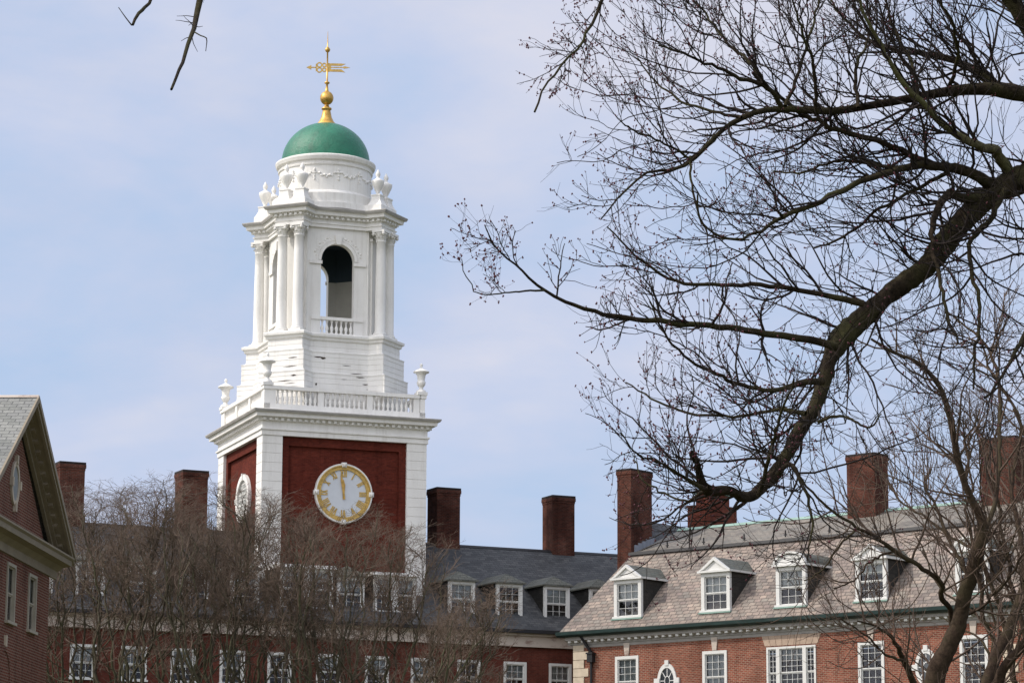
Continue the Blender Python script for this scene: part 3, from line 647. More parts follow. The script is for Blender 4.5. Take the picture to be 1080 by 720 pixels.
# roof
def rect(x0, x1, y0, y1, z): return [(x0, y0, z), (x1, y0, z), (x1, y1, z), (x0, y1, z)]
m = MB().loft([rect(-4.1, 27.3, -.52, 16.5, 13.97), rect(-2.81, 26.0, 3.8, 12.2, 18.2)]); rf = m.build('roof', M['slate_right'], Wr)
m = MB().exx([(3.7, 18.206), (8.0, 19.84), (12.3, 18.206)], -2.9, 27); m.build('upper_roof', M['slate_upper'], rf)
m = MB().exy([(-5.35, 18.3), (-5.35, 20.45), (-5.2, 20.5), (-2.85, 18.3)], 7.2, 13); m.build('cross_roof', M['slate_mid'], rf)
m = MB().exx([(3.58, 18.12), (3.7, 18.08), (3.8, 18.24), (3.62, 18.28)], -2.9, 27); m.build('roof_edge_gutter', M['black'], rf)
m = MB().exx([(7.8, 19.79), (8.0, 19.94), (8.2, 19.79)], -3.0, 27); m.build('ridge_flashing', M['verdigris'], rf)
m = MB()
for i in range(5): m.box(-2.84, -2.78, 4.0 + i * .32, 4.35 + i * .32, 18.3 + i * .13, 18.7 + i * .13)
m.build('step_flashing', plain('lead_flashing', (.23, .25, .29), .6), rf)
for x in (-1., 1.3, 3.8, 6.3, 8.9, 11.5): MB().box(x - .02, x + .02, 4.35, 4.42, 18.4, 18.8).box(x - .09, x + .09, 4.36, 4.4, 18.55, 18.6).build('snow_guard', M['black'], rf)
def dormer_right(x, arc, blind, lab=None):
    w, z0, z1, yf = 1.7, 14.62, 16.42, .06; h = w / 2
    d_ = MB().box(-h + .04, -h + .14, yf + .13, 2.35, z0 - .2, z1).box(h - .14, h - .04, yf + .13, 2.35, z0 - .2, z1).box(-h + .14, h - .14, yf + .5, 2.3, z0 - .2, z1)
    o = link('dormer', d_.mesh('dormer', M['slate_cheek']), Wr, (x, 0, 0), lab)
    a = h + .16
    a = h + .08
    if arc: top = [(a * math.cos(R(t2)), z1 + .08 + .62 * math.sin(R(t2))) for t2 in range(0, 181, 12)]; inn = [((a - .16) * math.cos(R(t2)), z1 + .14 + .47 * math.sin(R(t2))) for t2 in range(0, 181, 12)]
    else: top = [(a, z1 + .08), (0, z1 + .74), (-a, z1 + .08)]; inn = [(a - .3, z1 + .15), (0, z1 + .58), (-a + .3, z1 + .15)]
    body = [(-a, z1), (a, z1)] + top
    MB().exy(body, yf + .02, 3.1).build('dormer_roof', M['slate_dorm'], o)
    p = MB(); p.box(-a - .05, a + .05, yf - .2, yf + .019, z1 - .0, z1 + .1)
    n = len(top)
    for i in range(n - 1): # raking moulding
        (xa, za), (xb, zb) = top[i], top[i + 1]; (xc, zc_), (xd, zd) = inn[i], inn[i + 1]
        p.add([(xa, yf - .18, za), (xb, yf - .18, zb), (xd, yf - .18, zd), (xc, yf - .18, zc_), (xa, yf + .01, za), (xb, yf + .01, zb), (xd, yf + .01, zd), (xc, yf + .01, zc_)], [(0, 1, 2, 3), (7, 6, 5, 4), (0, 4, 5, 1), (1, 5, 6, 2), (2, 6, 7, 3), (3, 7, 4, 0)])
    p.exy([(-a + .1, z1 + .09)] + [(a - .1, z1 + .09)] + [(x_, z_ + .02) for x_, z_ in inn], yf - .08, yf + .015)
    p.build('pediment', M['white_clean'], o)
    p = MB().box(a - .02, a + .06, yf + .02, 2.5, z1 - .0, z1 + .1).box(-a - .06, -a + .02, yf + .02, 2.5, z1, z1 + .1); p.build('side_cornice', M['white_clean'], o)
    me, gm, i0, i1, a0, a1 = sash_mesh(w, round(z1 - z0, 3), 3, 2, .19)
    link('window_frame', me, o, (0, yf + .01, z0)); link('pane', gm, o, (0, yf + .01, z0))
    if blind: link('blind', blind_mesh(i0, i1, a1 - (a1 - a0) * blind, a1, M['blind']), o, (0, yf + .01, z0))
    MB().box(-h - .1, h + .1, yf - .16, yf + .1, z0 - .17, z0 - .1).build('sill_flashing', M['verdigris'], o)
for x, arc, bl_ in ((-.17, False, .55), (5.2, False, .5), (9.6, True, .5), (14.08, False, .3), (19.46, True, 0)): dormer_right(x, arc, bl_)
# chimneys
chimney(Wr, -3.73, -2.83, 3.75, 5.5, 15.5, 22.63, 'tall slim chimney at the left end of the roof')
chimney(Wr, 8.22, 9.86, 7, 8.2, 18, 22.65); chimney(Wr, 15.9, 17.8, 7, 8.9, 18, 22.72, 'broad chimney near the right edge')
m = MB().box(-3.16, -1.68, 9, 11.37, 17, 21.15).box(-2.6, -1.67, 8.99, 10.7, 21.15, 21.8)
o = m.build('chimney', brick_mat('orange_chimney_brick', (.22, .055, .032), (.13, .034, .024), (.13, .07, .055)), Wr, 'stepped orange brick chimney behind the ridge')
MB().box(-3.22, -2.61, 8.94, 11.42, 21.15, 21.25).box(-3.21, -1.62, 10.71, 11.43, 21.151, 21.25).build('shoulder_cap', M['brick_chim'], o)
MB().loft([rect(-2.7, -1.6, 8.9, 10.8, 21.8), rect(-2.7, -1.6, 8.9, 10.8, 21.89), rect(-2.3, -2.0, 9.6, 10.3, 22.1)]).build('chimney_cap', M['verdigris'], o)
# downspout with hopper
m = MB().lathe(-2.35, -.12, [(.07, 9), (.07, 12.5)], 10).box(-2.52, -2.18, -.26, -.02, 12.45, 12.85).box(-2.56, -2.14, -.3, -.02, 12.85, 12.93)
m.loft([[(-2.42, -.18, 12.93), (-2.28, -.18, 12.93), (-2.28, -.05, 12.93), (-2.42, -.05, 12.93)], [(-2.85, -.45, 13.72), (-2.7, -.45, 13.72), (-2.7, -.36, 13.72), (-2.85, -.36, 13.72)]])
m.build('downspout', M['black'], Wr)

# ================================================================== LEFT GABLE BUILDING
PL = (-15.6, 95.0); YL = 87.7      # local x runs away from the camera along the gable wall, local -y faces right
Wl = empty('gable_building', *PL, YL); tag(Wl, 'shaded brick building with a pedimented gable at the left edge', 'building')
EX = 1.0; AP = -5.0; E0 = -11.0; OV = .65; ze = 12.55; za = 16.85; sl = (za - ze) / 6.9
m = MB(); holes = [(x - .62, x + .62, 9.67, 11.5) for x in (-1.77, -5.05, -8.3)]
holed_wall(m, E0, EX, 0, 12.0, holes)
m.add([(E0, 0, 12.0), (EX, 0, 12.0), (AP, 0, 16.2)], [(0, 1, 2)])
m.add([(EX, 0, 0), (EX, 22, 0), (EX, 22, 12), (EX, 0, 12)], [(0, 1, 2, 3)]).add([(E0, 0, 0), (E0, 0, 12), (E0, 22, 12), (E0, 22, 0)], [(0, 1, 2, 3)]).add([(EX, 22, 0), (E0, 22, 0), (E0, 22, 12), (EX, 22, 12)], [(0, 1, 2, 3)]).add([(EX, 22, 12), (E0, 22, 12), (AP, 22, 16.2)], [(0, 1, 2)])
m.build('wall', M['brick_left'], Wl, recalc=False)
for i, x in enumerate((-1.77, -5.05, -8.3)): window(Wl, x, .0, 9.67, 1.24, 1.83, 1, 1, blind=.45, mat='curtain', sur=.1, paint='tan_light')
# arched brick recess low down
m = MB(); m.ringy(-5.6, 7.9, .82, 1.0, -.03, .03, 36); m.build('brick_arch', M['brick_left'], Wl)
MB().box(-5.68, -5.52, -.08, .02, 8.85, 9.2).build('keystone', M['stone'], Wl)
window(Wl, -5.6, 0, 6.0, 1.3, 1.9, 3, 3, blind=.4) if False else None
# roof (two slopes) + trim
m = MB(); t_th = .16
for sg in (1, -1):
    x1 = AP + sg * 6.95; z1 = za - 6.95 * sl
    m.loft([[(AP, -OV, za), (x1, -OV, z1), (x1, -OV, z1 - t_th), (AP, -OV, za - t_th)], [(AP, 23, za), (x1, 23, z1), (x1, 23, z1 - t_th), (AP, 23, za - t_th)]])
rl = m.build('roof', M['slate_left'], Wl)
m = MB()
m.exy([(AP - .1, za - .03), (AP, za + .06), (AP + .1, za - .03)], -OV - .04, 23); m.build('ridge_cap', M['frieze'], rl)
m = MB()   # raking cornice: outer fascia, soffit board, bed moulding
for sg in (1, -1):
    def rk(o0, o1, y0, y1, l0=0., l1=6.98):
        p = lambda l, o_: (AP + sg * l, za - l * sl - o_)
        A, B, C_, D = p(l0, o0), p(l1, o0), p(l1, o1), p(l0, o1)
        m.loft([[(A[0], y0, A[1]), (B[0], y0, B[1]), (C_[0], y0, C_[1]), (D[0], y0, D[1])], [(A[0], y1, A[1]), (B[0], y1, B[1]), (C_[0], y1, C_[1]), (D[0], y1, D[1])]])
    rk(-.03, .17, -OV - .06, -OV - .003); rk(.1, .3, -OV - .002, -OV + .1); rk(.165, .26, -OV + .1, -.02); rk(.26, .52, -.12, -.002); rk(.26, .38, -.24, -.121)
m.build('raking_cornice', M['tan'], Wl)
for sg in (1, -1):
    l = .5
    while l < 6.4:
        m = MB(); x_, z_ = AP + sg * l, za - l * sl - .262; m.loft([[(x_, -.4, z_), (x_ + sg * .14, -.4, z_ - .14 * sl), (x_ + sg * .14, -.4, z_ - .14 * sl - .08), (x_, -.4, z_ - .08)], [(x_, -.242, z_), (x_ + sg * .14, -.242, z_ - .14 * sl), (x_ + sg * .14, -.242, z_ - .14 * sl - .08), (x_, -.242, z_ - .08)]]); l += .46
        m.build('modillion', M['tan'], Wl)

m = MB()   # level cornice at the foot of the gable
m.exx([(-.001, 11.72), (-.08, 11.72), (-.1, 11.98), (-.2, 12.05), (-.3, 12.12), (-.58, 12.16), (-.6, 12.32), (-.68, 12.38), (-.68, 12.44), (-.001, 12.6)], E0 - .85, EX + .85)
m.exy([(EX + .001, 11.72), (EX + .1, 11.98), (EX + .3, 12.12), (EX + .6, 12.16), (EX + .8, 12.4), (EX + .001, 12.6)], 0, 23)
m.build('level_cornice', M['tan'], Wl)
m = MB(); m.ringy(-5.05, 14.05, .56, .72, -.07, -.002, 32, .8)
for a_ in (0, 90, 180, 270):
    cx, cz = -5.05 + .58 * math.cos(R(a_)), 14.05 + .76 * math.sin(R(a_)); m.box(cx - .08, cx + .08, -.12, -.003, cz - .14, cz + .14)
o = m.build('oval_window', M['stone'], Wl)
MB().disc(-5.05, 14.05, .57, -.03, -.002, 32, .8).build('pane', M['curtain'], o)
for (x_, y_) in ((-3.2, 3), (-1, 5)): pass
m = MB()
for (l, y_) in ((1.2, 2.2), (2.4, 3.6), (1.9, 5.5)): m.box(AP - l - .06, AP - l + .06, y_, y_ + .12, za - l * sl - .1, za - l * sl + .12)
m.build('roof_vent', M['black'], rl)

# ================================================================== TREES
def catmull(P, n):
    P = np.asarray(P, float); k = len(P)
    if k == 2: t = np.linspace(0, 1, n)[:, None]; return P[0] * (1 - t) + P[1] * t
    Q = np.vstack([2 * P[0] - P[1], P, 2 * P[-1] - P[-2]])
    seg = np.linalg.norm(np.diff(P[:, :3], axis=0), axis=1); cum = np.r_[0, np.cumsum(seg)]; s_ = np.linspace(0, cum[-1], n)
    out = []
    for x in s_:
        i = min(k - 2, max(0, np.searchsorted(cum, x, side='right') - 1)); t = (x - cum[i]) / max(seg[i], 1e-9)
        a, b_, c, d = Q[i], Q[i + 1], Q[i + 2], Q[i + 3]
        out.append(.5 * ((2 * b_) + (c - a) * t + (2 * a - 5 * b_ + 4 * c - d) * t * t + (-a + 3 * b_ - 3 * c + d) * t ** 3))
    return np.array(out)
def norm(v): return v / np.maximum(np.linalg.norm(v, axis=-1, keepdims=True), 1e-9)
def spawn(P, Rd, m, tr, L, ang, K, wig, trop, rr, rtip, power=1.0, lfall=.5, rcap=None, trop0=0., rg=rng, knots=0.):
    """m children on every parent polyline; P [N,K,3], Rd [N,K]"""
    N, Kp, _ = P.shape
    idx = np.repeat(np.arange(N), m); n = len(idx)
    t = tr[0] + (tr[1] - tr[0]) * rg.random(n) ** power
    x = t * (Kp - 1); i = np.minimum(x.astype(int), Kp - 2); f = (x - i)[:, None]
    p0 = P[idx, i] * (1 - f) + P[idx, i + 1] * f; rp = Rd[idx, i] * (1 - f[:, 0]) + Rd[idx, i + 1] * f[:, 0]
    tan = norm(P[idx, i + 1] - P[idx, i])
    rnd = norm(rg.normal(size=(n, 3))); perp = norm(rnd - (rnd * tan).sum(1, keepdims=True) * tan)
    a = np.radians(rg.uniform(ang[0], ang[1], n))[:, None]
    d = norm(tan * np.cos(a) + perp * np.sin(a) + np.asarray(trop) * trop0)
    ln = rg.uniform(L[0], L[1], n) * (1 - lfall * t)
    r0_ = np.minimum(rp * rr, rcap) if rcap else rp * rr
    pts = [p0]; st = (ln / (K - 1))[:, None]
    for k in range(K - 1):
        d = norm(d + rg.normal(size=(n, 3)) * wig + np.asarray(trop) / (K - 1))
        pts.append(pts[-1] + d * st)
    Pn = np.stack(pts, 1); s_ = np.linspace(0, 1, K)[None]
    Rn = r0_[:, None] * (1 - s_) + np.minimum(rtip, r0_)[:, None] * s_ if np.ndim(rtip) else r0_[:, None] * (1 - s_) + np.minimum(rtip, r0_ * .7)[:, None] * s_
    return Pn, Rn
def tube_arrays(groups, base=0):
    V, Fq = [], []; off = 0
    for P, Rd, sides in groups:
        N, K, _ = P.shape
        if N == 0: continue
        T_ = norm(np.gradient(P, axis=1)); ax = np.argmin(np.abs(T_).max(axis=1), axis=1); ref = np.eye(3)[ax][:, None, :] * np.ones((1, K, 1))
        A = norm(np.cross(T_, ref)); B = np.cross(T_, A); th = 2 * np.pi * np.arange(sides) / sides
        ring = P[:, :, None] + Rd[:, :, None, None] * (A[:, :, None] * np.cos(th)[None, None, :, None] + B[:, :, None] * np.sin(th)[None, None, :, None])
        if sides >= 10:      # furrowed, plated bark
            jr = np.random.default_rng(K * sides); base = jr.normal(size=(N, K // 4 + 2, sides)); up = np.repeat(base, 4, axis=1)[:, :K]; up = (up + np.roll(up, 1, 1) + np.roll(up, -1, 1)) / 3
            jj = .055 * up + .035 * jr.normal(size=(N, K, sides)); ring = P[:, :, None] + (ring - P[:, :, None]) * (1 + jj[..., None])
        V.append(ring.reshape(-1, 3))
        b_ = off + (np.arange(N) * K * sides)[:, None, None]; kk = (np.arange(K - 1) * sides)[None, :, None]; j = np.arange(sides)[None, None]; j2 = (j + 1) % sides
        q = np.stack([b_ + kk + j, b_ + kk + j2, b_ + kk + sides + j2, b_ + kk + sides + j], -1).reshape(-1, 4); Fq.append(q); off += N * K * sides
    return np.concatenate(V), np.concatenate(Fq)
def np_mesh(name, V, Fq, mat, smooth=True):
    me = bpy.data.meshes.new(name); me.vertices.add(len(V)); me.vertices.foreach_set('co', V.astype(np.float32).ravel())
    n, k = Fq.shape; me.loops.add(n * k); me.loops.foreach_set('vertex_index', Fq.astype(np.int32).ravel())
    me.polygons.add(n); me.polygons.foreach_set('loop_start', np.arange(n, dtype=np.int32) * k)
    me.update(calc_edges=True); me.polygons.foreach_set('use_smooth', [smooth] * n); me.materials.append(mat); return me
def tubes(name, groups, mat, parent): V, Fq = tube_arrays(groups); return link(name, np_mesh(name, V, Fq, mat), parent)
def roughen(P, Rd, amt, rg=rng):
    n = rg.normal(size=P.shape) * amt * Rd[..., None]; n[:, 0] = 0; return P + n
def buds(name, P, size, mat, parent):
    n = len(P); o_ = np.array([(1, 0, 0), (0, 1, 0), (-1, 0, 0), (0, -1, 0), (0, 0, 1.3), (0, 0, -1.3)]); s_ = rng.uniform(.6, 1.3, (n, 1, 1)) * size
    V = (P[:, None] + o_[None] * s_).reshape(-1, 3); f = np.array([(0, 1, 4), (1, 2, 4), (2, 3, 4), (3, 0, 4), (1, 0, 5), (2, 1, 5), (3, 2, 5), (0, 3, 5)])
    Fq = (np.arange(n)[:, None, None] * 6 + f[None]).reshape(-1, 3); return link(name, np_mesh(name, V, Fq, mat, False), parent)

# ---- near tree whose boughs cross the upper right of the view
def bough(pts, Y0, Y1, n=None, wob=.0):
    """pts: px, py, thickness px ; distance runs Y0..Y1"""
    k = len(pts); Ys = np.linspace(Y0, Y1, k)
    P = np.array([[*at(a[0], a[1], y), a[2] * y / F_PX / 2] for a, y in zip(pts, Ys)])
    n = n or max(8, 4 * k); C = catmull(P, n); r_ = C[:, 3].clip(.0015)
    c = C[:, :3]
    if wob:
        q = max(1, n // 30); z_ = rng.normal(size=(n + 2 * q, 3)); sm = np.stack([np.convolve(z_[:, a], np.ones(2 * q + 1) / (2 * q + 1) ** .5, 'valid') for a in range(3)], 1) if q > 1 else z_[1:-1]
        c = c + sm[:n] * wob * np.minimum(1, np.arange(n) / 3)[:, None]
    return c[None], r_[None]
near = tag(empty('maple_tree', *at(1330, 600, 13.2)[:2]), 'large near tree whose thick dark bough and red-budded twigs reach in from the right', 'tree')
near_loc = np.array(near.location)
L0 = bough([(1400, 120, 90), (1290, 130, 46), (1180, 135, 40), (1080, 188, 35), (1040, 206, 31), (1008, 242, 29), (975, 281, 28), (938, 310, 26), (907, 338, 26), (886, 358, 29), (877, 374, 23), (871, 396, 18), (860, 430, 19), (851, 446, 16), (838, 468, 18), (826, 486, 15), (814, 503, 18), (796, 522, 15), (783, 524, 13), (770, 517, 12), (746, 516, 13), (737, 499, 9), (735, 490, 8), (730, 481, 10), (729, 478, 5)], 13.2, 11.6, 200, .003)
# knobbly bark on the big bough
rr_ = L0[1][0]; L0[1][0] = rr_ * .82 * (1 + .05 * np.sin(np.arange(len(rr_)) * .55) + .06 * np.sin(np.arange(len(rr_)) * .21 + 1) + .03 * rng.normal(size=len(rr_)))
TR = [bough([(1420, 1150, 130), (1405, 900, 118), (1390, 600, 108), (1395, 300, 98), (1400, 120, 88), (1380, -120, 70), (1330, -330, 50)], 13.3, 13.2, 40)]
limbs = [
 bough([(882, 366, 9), (847, 356, 8), (813, 353, 7.5), (780, 347, 7), (747, 343, 6.5), (700, 340, 6), (647, 333, 5), (608, 322, 4.2), (569, 303, 3.2), (547, 283, 2.4), (522, 261, 1.8), (511, 239, 1.2)], 12.2, 11.2, 40, .003),
 bough([(575, 306, 2.6), (552, 307, 2), (530, 309, 1.6), (502, 308, 1.3), (485, 272, .9)], 11.3, 11.0, 20, .003),
 bough([(910, 320, 8), (869, 311, 6), (813, 301, 5), (758, 300, 4.2), (713, 297, 3.5), (674, 272, 2.5), (641, 239, 1.5)], 12.3, 12.0, 30, .003),
 bough([(868, 402, 8), (845, 404, 7), (813, 412, 5), (780, 405, 4.5), (750, 392, 3.8), (725, 378, 3), (700, 350, 2.4), (686, 318, 1.6)], 12.0, 11.5, 30, .003),
 bough([(850, 436, 6), (820, 432, 4), (780, 439, 3.3), (730, 436, 2.8), (690, 421, 2.2), (660, 402, 1.5)], 11.9, 12.3, 24, .003),
 bough([(863, 445, 4.5), (876, 440, 3.5), (891, 439, 3), (905, 446, 2.6), (917, 451, 2.4), (930, 436, 1.4)], 11.9, 11.7, 20, .002),
 bough([(820, 500, 6), (832, 490, 5), (845, 507, 4), (853, 530, 3.2), (857, 560, 2.4), (850, 590, 1.5)], 11.8, 11.6, 20, .003),
 bough([(800, 522, 5), (815, 470, 4), (822, 440, 3), (838, 400, 2.2)], 11.8, 11.2, 16, .003),
 bough([(742, 515, 6), (720, 502, 3.2), (700, 490, 2.6), (672, 478, 2), (655, 455, 1.3)], 11.6, 11.2, 20, .004),
 bough([(748, 514, 5), (725, 527, 2.6), (700, 520, 2.2), (678, 505, 1.8), (668, 480, 1.2)], 11.6, 11.9, 20, .004),
 # upper boughs
 bough([(1400, 40, 40), (1250, 88, 26), (1160, 98, 22), (1078, 97, 18), (1043, 94, 15), (995, 98, 11), (954, 106, 9.5), (917, 113, 8.5), (880, 117, 8.5), (839, 115, 7.5), (802, 117, 6.5), (778, 127, 6), (756, 142, 5), (728, 169, 4), (705, 178, 3.2), (680, 183, 2.8), (655, 205, 2.2), (634, 230, 1.5)], 13.1, 12.4, 60, .004),
 bough([(1066, 186, 14), (1057, 170, 12), (1048, 157, 10.5), (1035, 155, 9.5), (1002, 137, 8), (976, 113, 7), (954, 89, 6), (939, 67, 5), (921, 33, 4), (906, 0, 3.2), (896, -40, 2.5)], 13.0, 12.2, 40, .004),
 bough([(1058, 198, 18), (1043, 193, 14), (1013, 180, 11), (976, 176, 9), (939, 181, 7.5), (902, 194, 6.5), (865, 213, 6), (828, 228, 4.5), (802, 244, 3.6), (775, 252, 2.8), (745, 240, 2.2), (733, 205, 2.0)], 13.0, 12.0, 44, .004),
 bough([(1020, 182, 10), (969, 168, 7.5), (939, 154, 6.5), (902, 143, 6), (873, 133, 5.5), (847, 120, 5), (820, 100, 4), (790, 78, 3)], 12.9, 12.7, 36, .004),
 bough([(1120, 110, 14), (1075, 95, 12), (1050, 89, 11), (1021, 70, 9), (987, 59, 7.5), (954, 55, 6), (925, 48, 4.5), (890, 20, 3), (866, -14, 2)], 13.0, 13.4, 40, .004),
 bough([(1180, -60, 26), (1110, 40, 24), (1068, 5, 16), (1040, -30, 9)], 12.6, 12.4, 16, .003),
 bough([(728, 165, 3), (729, 190, 2.6), (736, 222, 2.4), (752, 250, 2), (790, 252, 1.6)], 12.4, 12.2, 20, .003),
 bough([(824, 112, 6), (810, 93, 5), (787, 85, 4.4), (754, 70, 3.5), (728, 59, 2.8), (695, 48, 2)], 12.5, 12.0, 24, .004),
 bough([(812, 95, 4.5), (790, 66, 4), (769, 48, 3.4), (750, 22, 2.6), (728, -4, 2)], 12.5, 13.0, 24, .004),
 bough([(828, 112, 4.5), (843, 74, 3.6), (854, 37, 3), (864, -5, 2)], 12.5, 12.8, 20, .004),
 bough([(861, 115, 4.5), (858, 74, 3.6), (847, 37, 3), (834, -5, 2)], 12.5, 12.1, 20, .004),
 bough([(905, 114, 4.5), (903, 70, 3.6), (915, 44, 3), (918, 5, 2)], 12.5, 13.0, 20, .004),
 bough([(969, 107, 5), (961, 67, 4), (939, 22, 3), (932, -5, 2)], 12.7, 13.2, 20, .004),
 bough([(998, 98, 5), (1010, 60, 4), (1003, 25, 3), (985, -10, 2)], 12.8, 12.2, 20, .004),
 bough([(728, 168, 3), (700, 150, 2.4), (672, 140, 2), (655, 128, 1.4)], 12.4, 12.0, 16, .004),
 bough([(782, 124, 4), (752, 118, 3.2), (715, 105, 2.6), (690, 84, 2), (672, 60, 1.5)], 12.5, 12.9, 24, .004),
 bough([(1035, 210, 14), (1013, 208, 10), (1000, 205, 9), (988, 224, 8), (982, 252, 6), (990, 290, 4.5), (998, 330, 3.6), (1010, 362, 2.4)], 12.9, 12.2, 30, .004),
 bough([(1060, 200, 8), (1040, 236, 6), (1022, 262, 5), (1033, 322, 4.2), (1029, 370, 3.2), (1027, 410, 2)], 12.9, 12.3, 30, .004),
 bough([(1000, 182, 5), (965, 200, 4), (925, 222, 3.4), (890, 250, 2.8), (860, 262, 2)], 12.8, 13.3, 24, .004),
 bough([(950, 178, 5), (915, 172, 3.6), (880, 170, 3), (845, 182, 2.4), (815, 180, 1.8)], 12.7, 13.3, 24, .004),
 bough([(1080, 190, 10), (1110, 260, 8), (1090, 330, 6), (1066, 380, 4), (1040, 420, 2.6)], 12.9, 12.0, 24, .004),
 bough([(1150, 120, 10), (1120, 40, 8), (1075, -8, 5)], 13.2, 13.8, 16, .004)]
# boughs that pass above the frame and droop into it
over = [
 bough([(1380, -120, 46), (1180, -230, 34), (950, -240, 28), (720, -190, 22), (500, -150, 17), (320, -120, 12), (230, -70, 9), (214, -20, 8), (206, 22, 6), (204, 34, 5), (197, 56, 4.2), (190, 75, 3.6), (180, 95, 3)], 13.2, 10.6, 60, .004),
 bough([(330, -122, 8), (240, -110, 6), (180, -40, 4.5), (159, 1, 3.6), (149, 12, 4), (139, 27, 3)], 11.0, 10.4, 24, .003),
 bough([(139, 27, 1.6), (132, 18, 1.2), (125, 8, .8)], 10.4, 10.4, 6),
 bough([(205, 34, 1.6), (212, 38, 1.4), (218, 41, 1.3), (217, 54, .6)], 10.6, 10.5, 8),
 bough([(740, -192, 12), (690, -110, 7), (650, -40, 5), (636, 0, 4), (622, 30, 3.2), (612, 46, 2.8), (591, 72, 2.6), (575, 92, 2.2), (563, 118, 2.4)], 12.2, 11.6, 30, .004)]
def clusters(src, spec, rg=rng):
    out = []
    for (P, Rd), m in src: out.append(spawn(P, Rd, m, *spec, rg=rg))
    return out
tw1 = []
def plen(P): return np.linalg.norm(np.diff(P[0], axis=0), axis=1).sum()
UP = np.array((-.25, 0., .75))
for i, (P, Rd) in enumerate(limbs):
    tr = (.12, .98); m = int(plen(P) * (7.0 if i < 10 else 9.5)) + (4 if i != 1 else 1)
    lf_ = np.clip((P[0, :, 0].mean() + .35) / 1.6, .28, 1.0) * (.72 if i < 2 else 1) if i < 10 else 1.0
    rr = spawn(P, Rd, m, tr, (.28 * lf_, .9 * lf_), (25, 70), 12, .15, UP if i >= 10 else UP * np.array((.1, 1, .7)), .55, .0017, lfall=.4, rcap=.0075, trop0=.25 if i >= 10 else .1)
    tw1.append(rr)
P, Rd = L0; Pc, Rc = P[:, 60:190:2], Rd[:, 60:190:2]
tw1.append(spawn(Pc, Rc, 34, (.0, 1), (.4, 1.05), (35, 80), 14, .13, np.array((-.4, 0, .4)), .3, .0014, lfall=.3, rcap=.007, trop0=.3))
tw1.append(spawn(Pc, Rc, 26, (.0, 1), (.15, .6), (50, 90), 9, .15, np.array((-.2, 0, .2)), .3, .0013, lfall=.2, rcap=.004))
a_ = np.concatenate([x[0][:, np.linspace(0, x[0].shape[1] - 1, 9).astype(int)] for x in tw1]); b_ = np.concatenate([x[1][:, np.linspace(0, x[1].shape[1] - 1, 9).astype(int)] for x in tw1])
tw2 = spawn(a_, b_, 5, (.12, .98), (.10, .42), (25, 65), 7, .14, UP * .7, .75, .0014, lfall=.3, trop0=.15)
st2 = tw2[0][:, :1]; tw2 = (st2 + (tw2[0] - st2) * np.clip(.30 + .55 * (st2[..., :1] + .1) / 1.2, .26, 1.0), tw2[1])
tw3 = spawn(*tw2, 2, (.2, .95), (.04, .16), (25, 60), 4, .15, UP * .3, .8, .0011, lfall=.3)
tw1.append(spawn(P[:, 186:], Rd[:, 186:], 14, (0, 1), (.03, .12), (40, 90), 6, .2, np.array((0, 0, .1)), .4, .0016, rcap=.004))
ovt = []
Pd = over[0]; ovt.append(spawn(Pd[0][:, 44:], Pd[1][:, 44:], 16, (0, .62), (.04, .12), (40, 90), 5, .2, np.array((0, 0, 0)), .4, .0010, rcap=.0025))
ovt.append(spawn(Pd[0][:, 44:50], Pd[1][:, 44:50], 22, (0, 1), (.05, .1), (40, 90), 5, .2, np.array((0, 0, 0)), .4, .0012, rcap=.003))
Pd = over[4]; ovt.append(spawn(Pd[0][:, 12:], Pd[1][:, 12:], 26, (0, .75), (.12, .42), (35, 80), 9, .16, np.array((-.5, 0, -.1)), .5, .0011, rcap=.003, trop0=.3))
ov2 = spawn(ovt[2][0], ovt[2][1], 5, (.2, 1), (.04, .16), (25, 60), 5, .18, np.array((-.2, 0, 0)), .7, .0010)
thick = [(L0[0], L0[1], 24)] + [(P, Rd, 14) for P, Rd in TR] + [(P, Rd, 9) for P, Rd in limbs + over]
mossy = thick.pop(1 + len(TR) + 11)
mossy[0][...] = mossy[0] - near_loc
for q in thick: q[0][...] = q[0] - near_loc
tubes('trunk', thick, M['bark_near'], near)
tubes('limb', [mossy], M['bark_moss'], near)['label'] = 'pale mossy upright limb'
tg = [(x[0] - near_loc, x[1], 4) for x in tw1] + [(tw2[0] - near_loc, tw2[1], 3), (tw3[0] - near_loc, tw3[1], 3)] + [(x[0] - near_loc, x[1], 3) for x in ovt] + [(ov2[0] - near_loc, ov2[1], 3)]
crown = tubes('crown', tg, M['twig_near'], near)
def along(P, frac, k):
    n = len(P); sel = rng.random(n) < frac; Q = P[sel]; i = rng.integers(1, Q.shape[1], (len(Q), k)); return np.take_along_axis(Q, i[:, :, None], 1).reshape(-1, 3)
bp_ = np.concatenate([tw3[0][:, -1], tw2[0][:, -1], along(tw2[0], .5, 2)])
lw = np.clip((2.6 - bp_[:, 0]) / 2.2, .04, .75); bp_ = np.concatenate([bp_[rng.random(len(bp_)) < lw], along(ov2[0], .8, 3)])
bp_ = np.concatenate([bp_, bp_ + rng.normal(size=bp_.shape) * .0045])[:, :] - near_loc
buds('bud', bp_, .0036, M['bud'], crown)

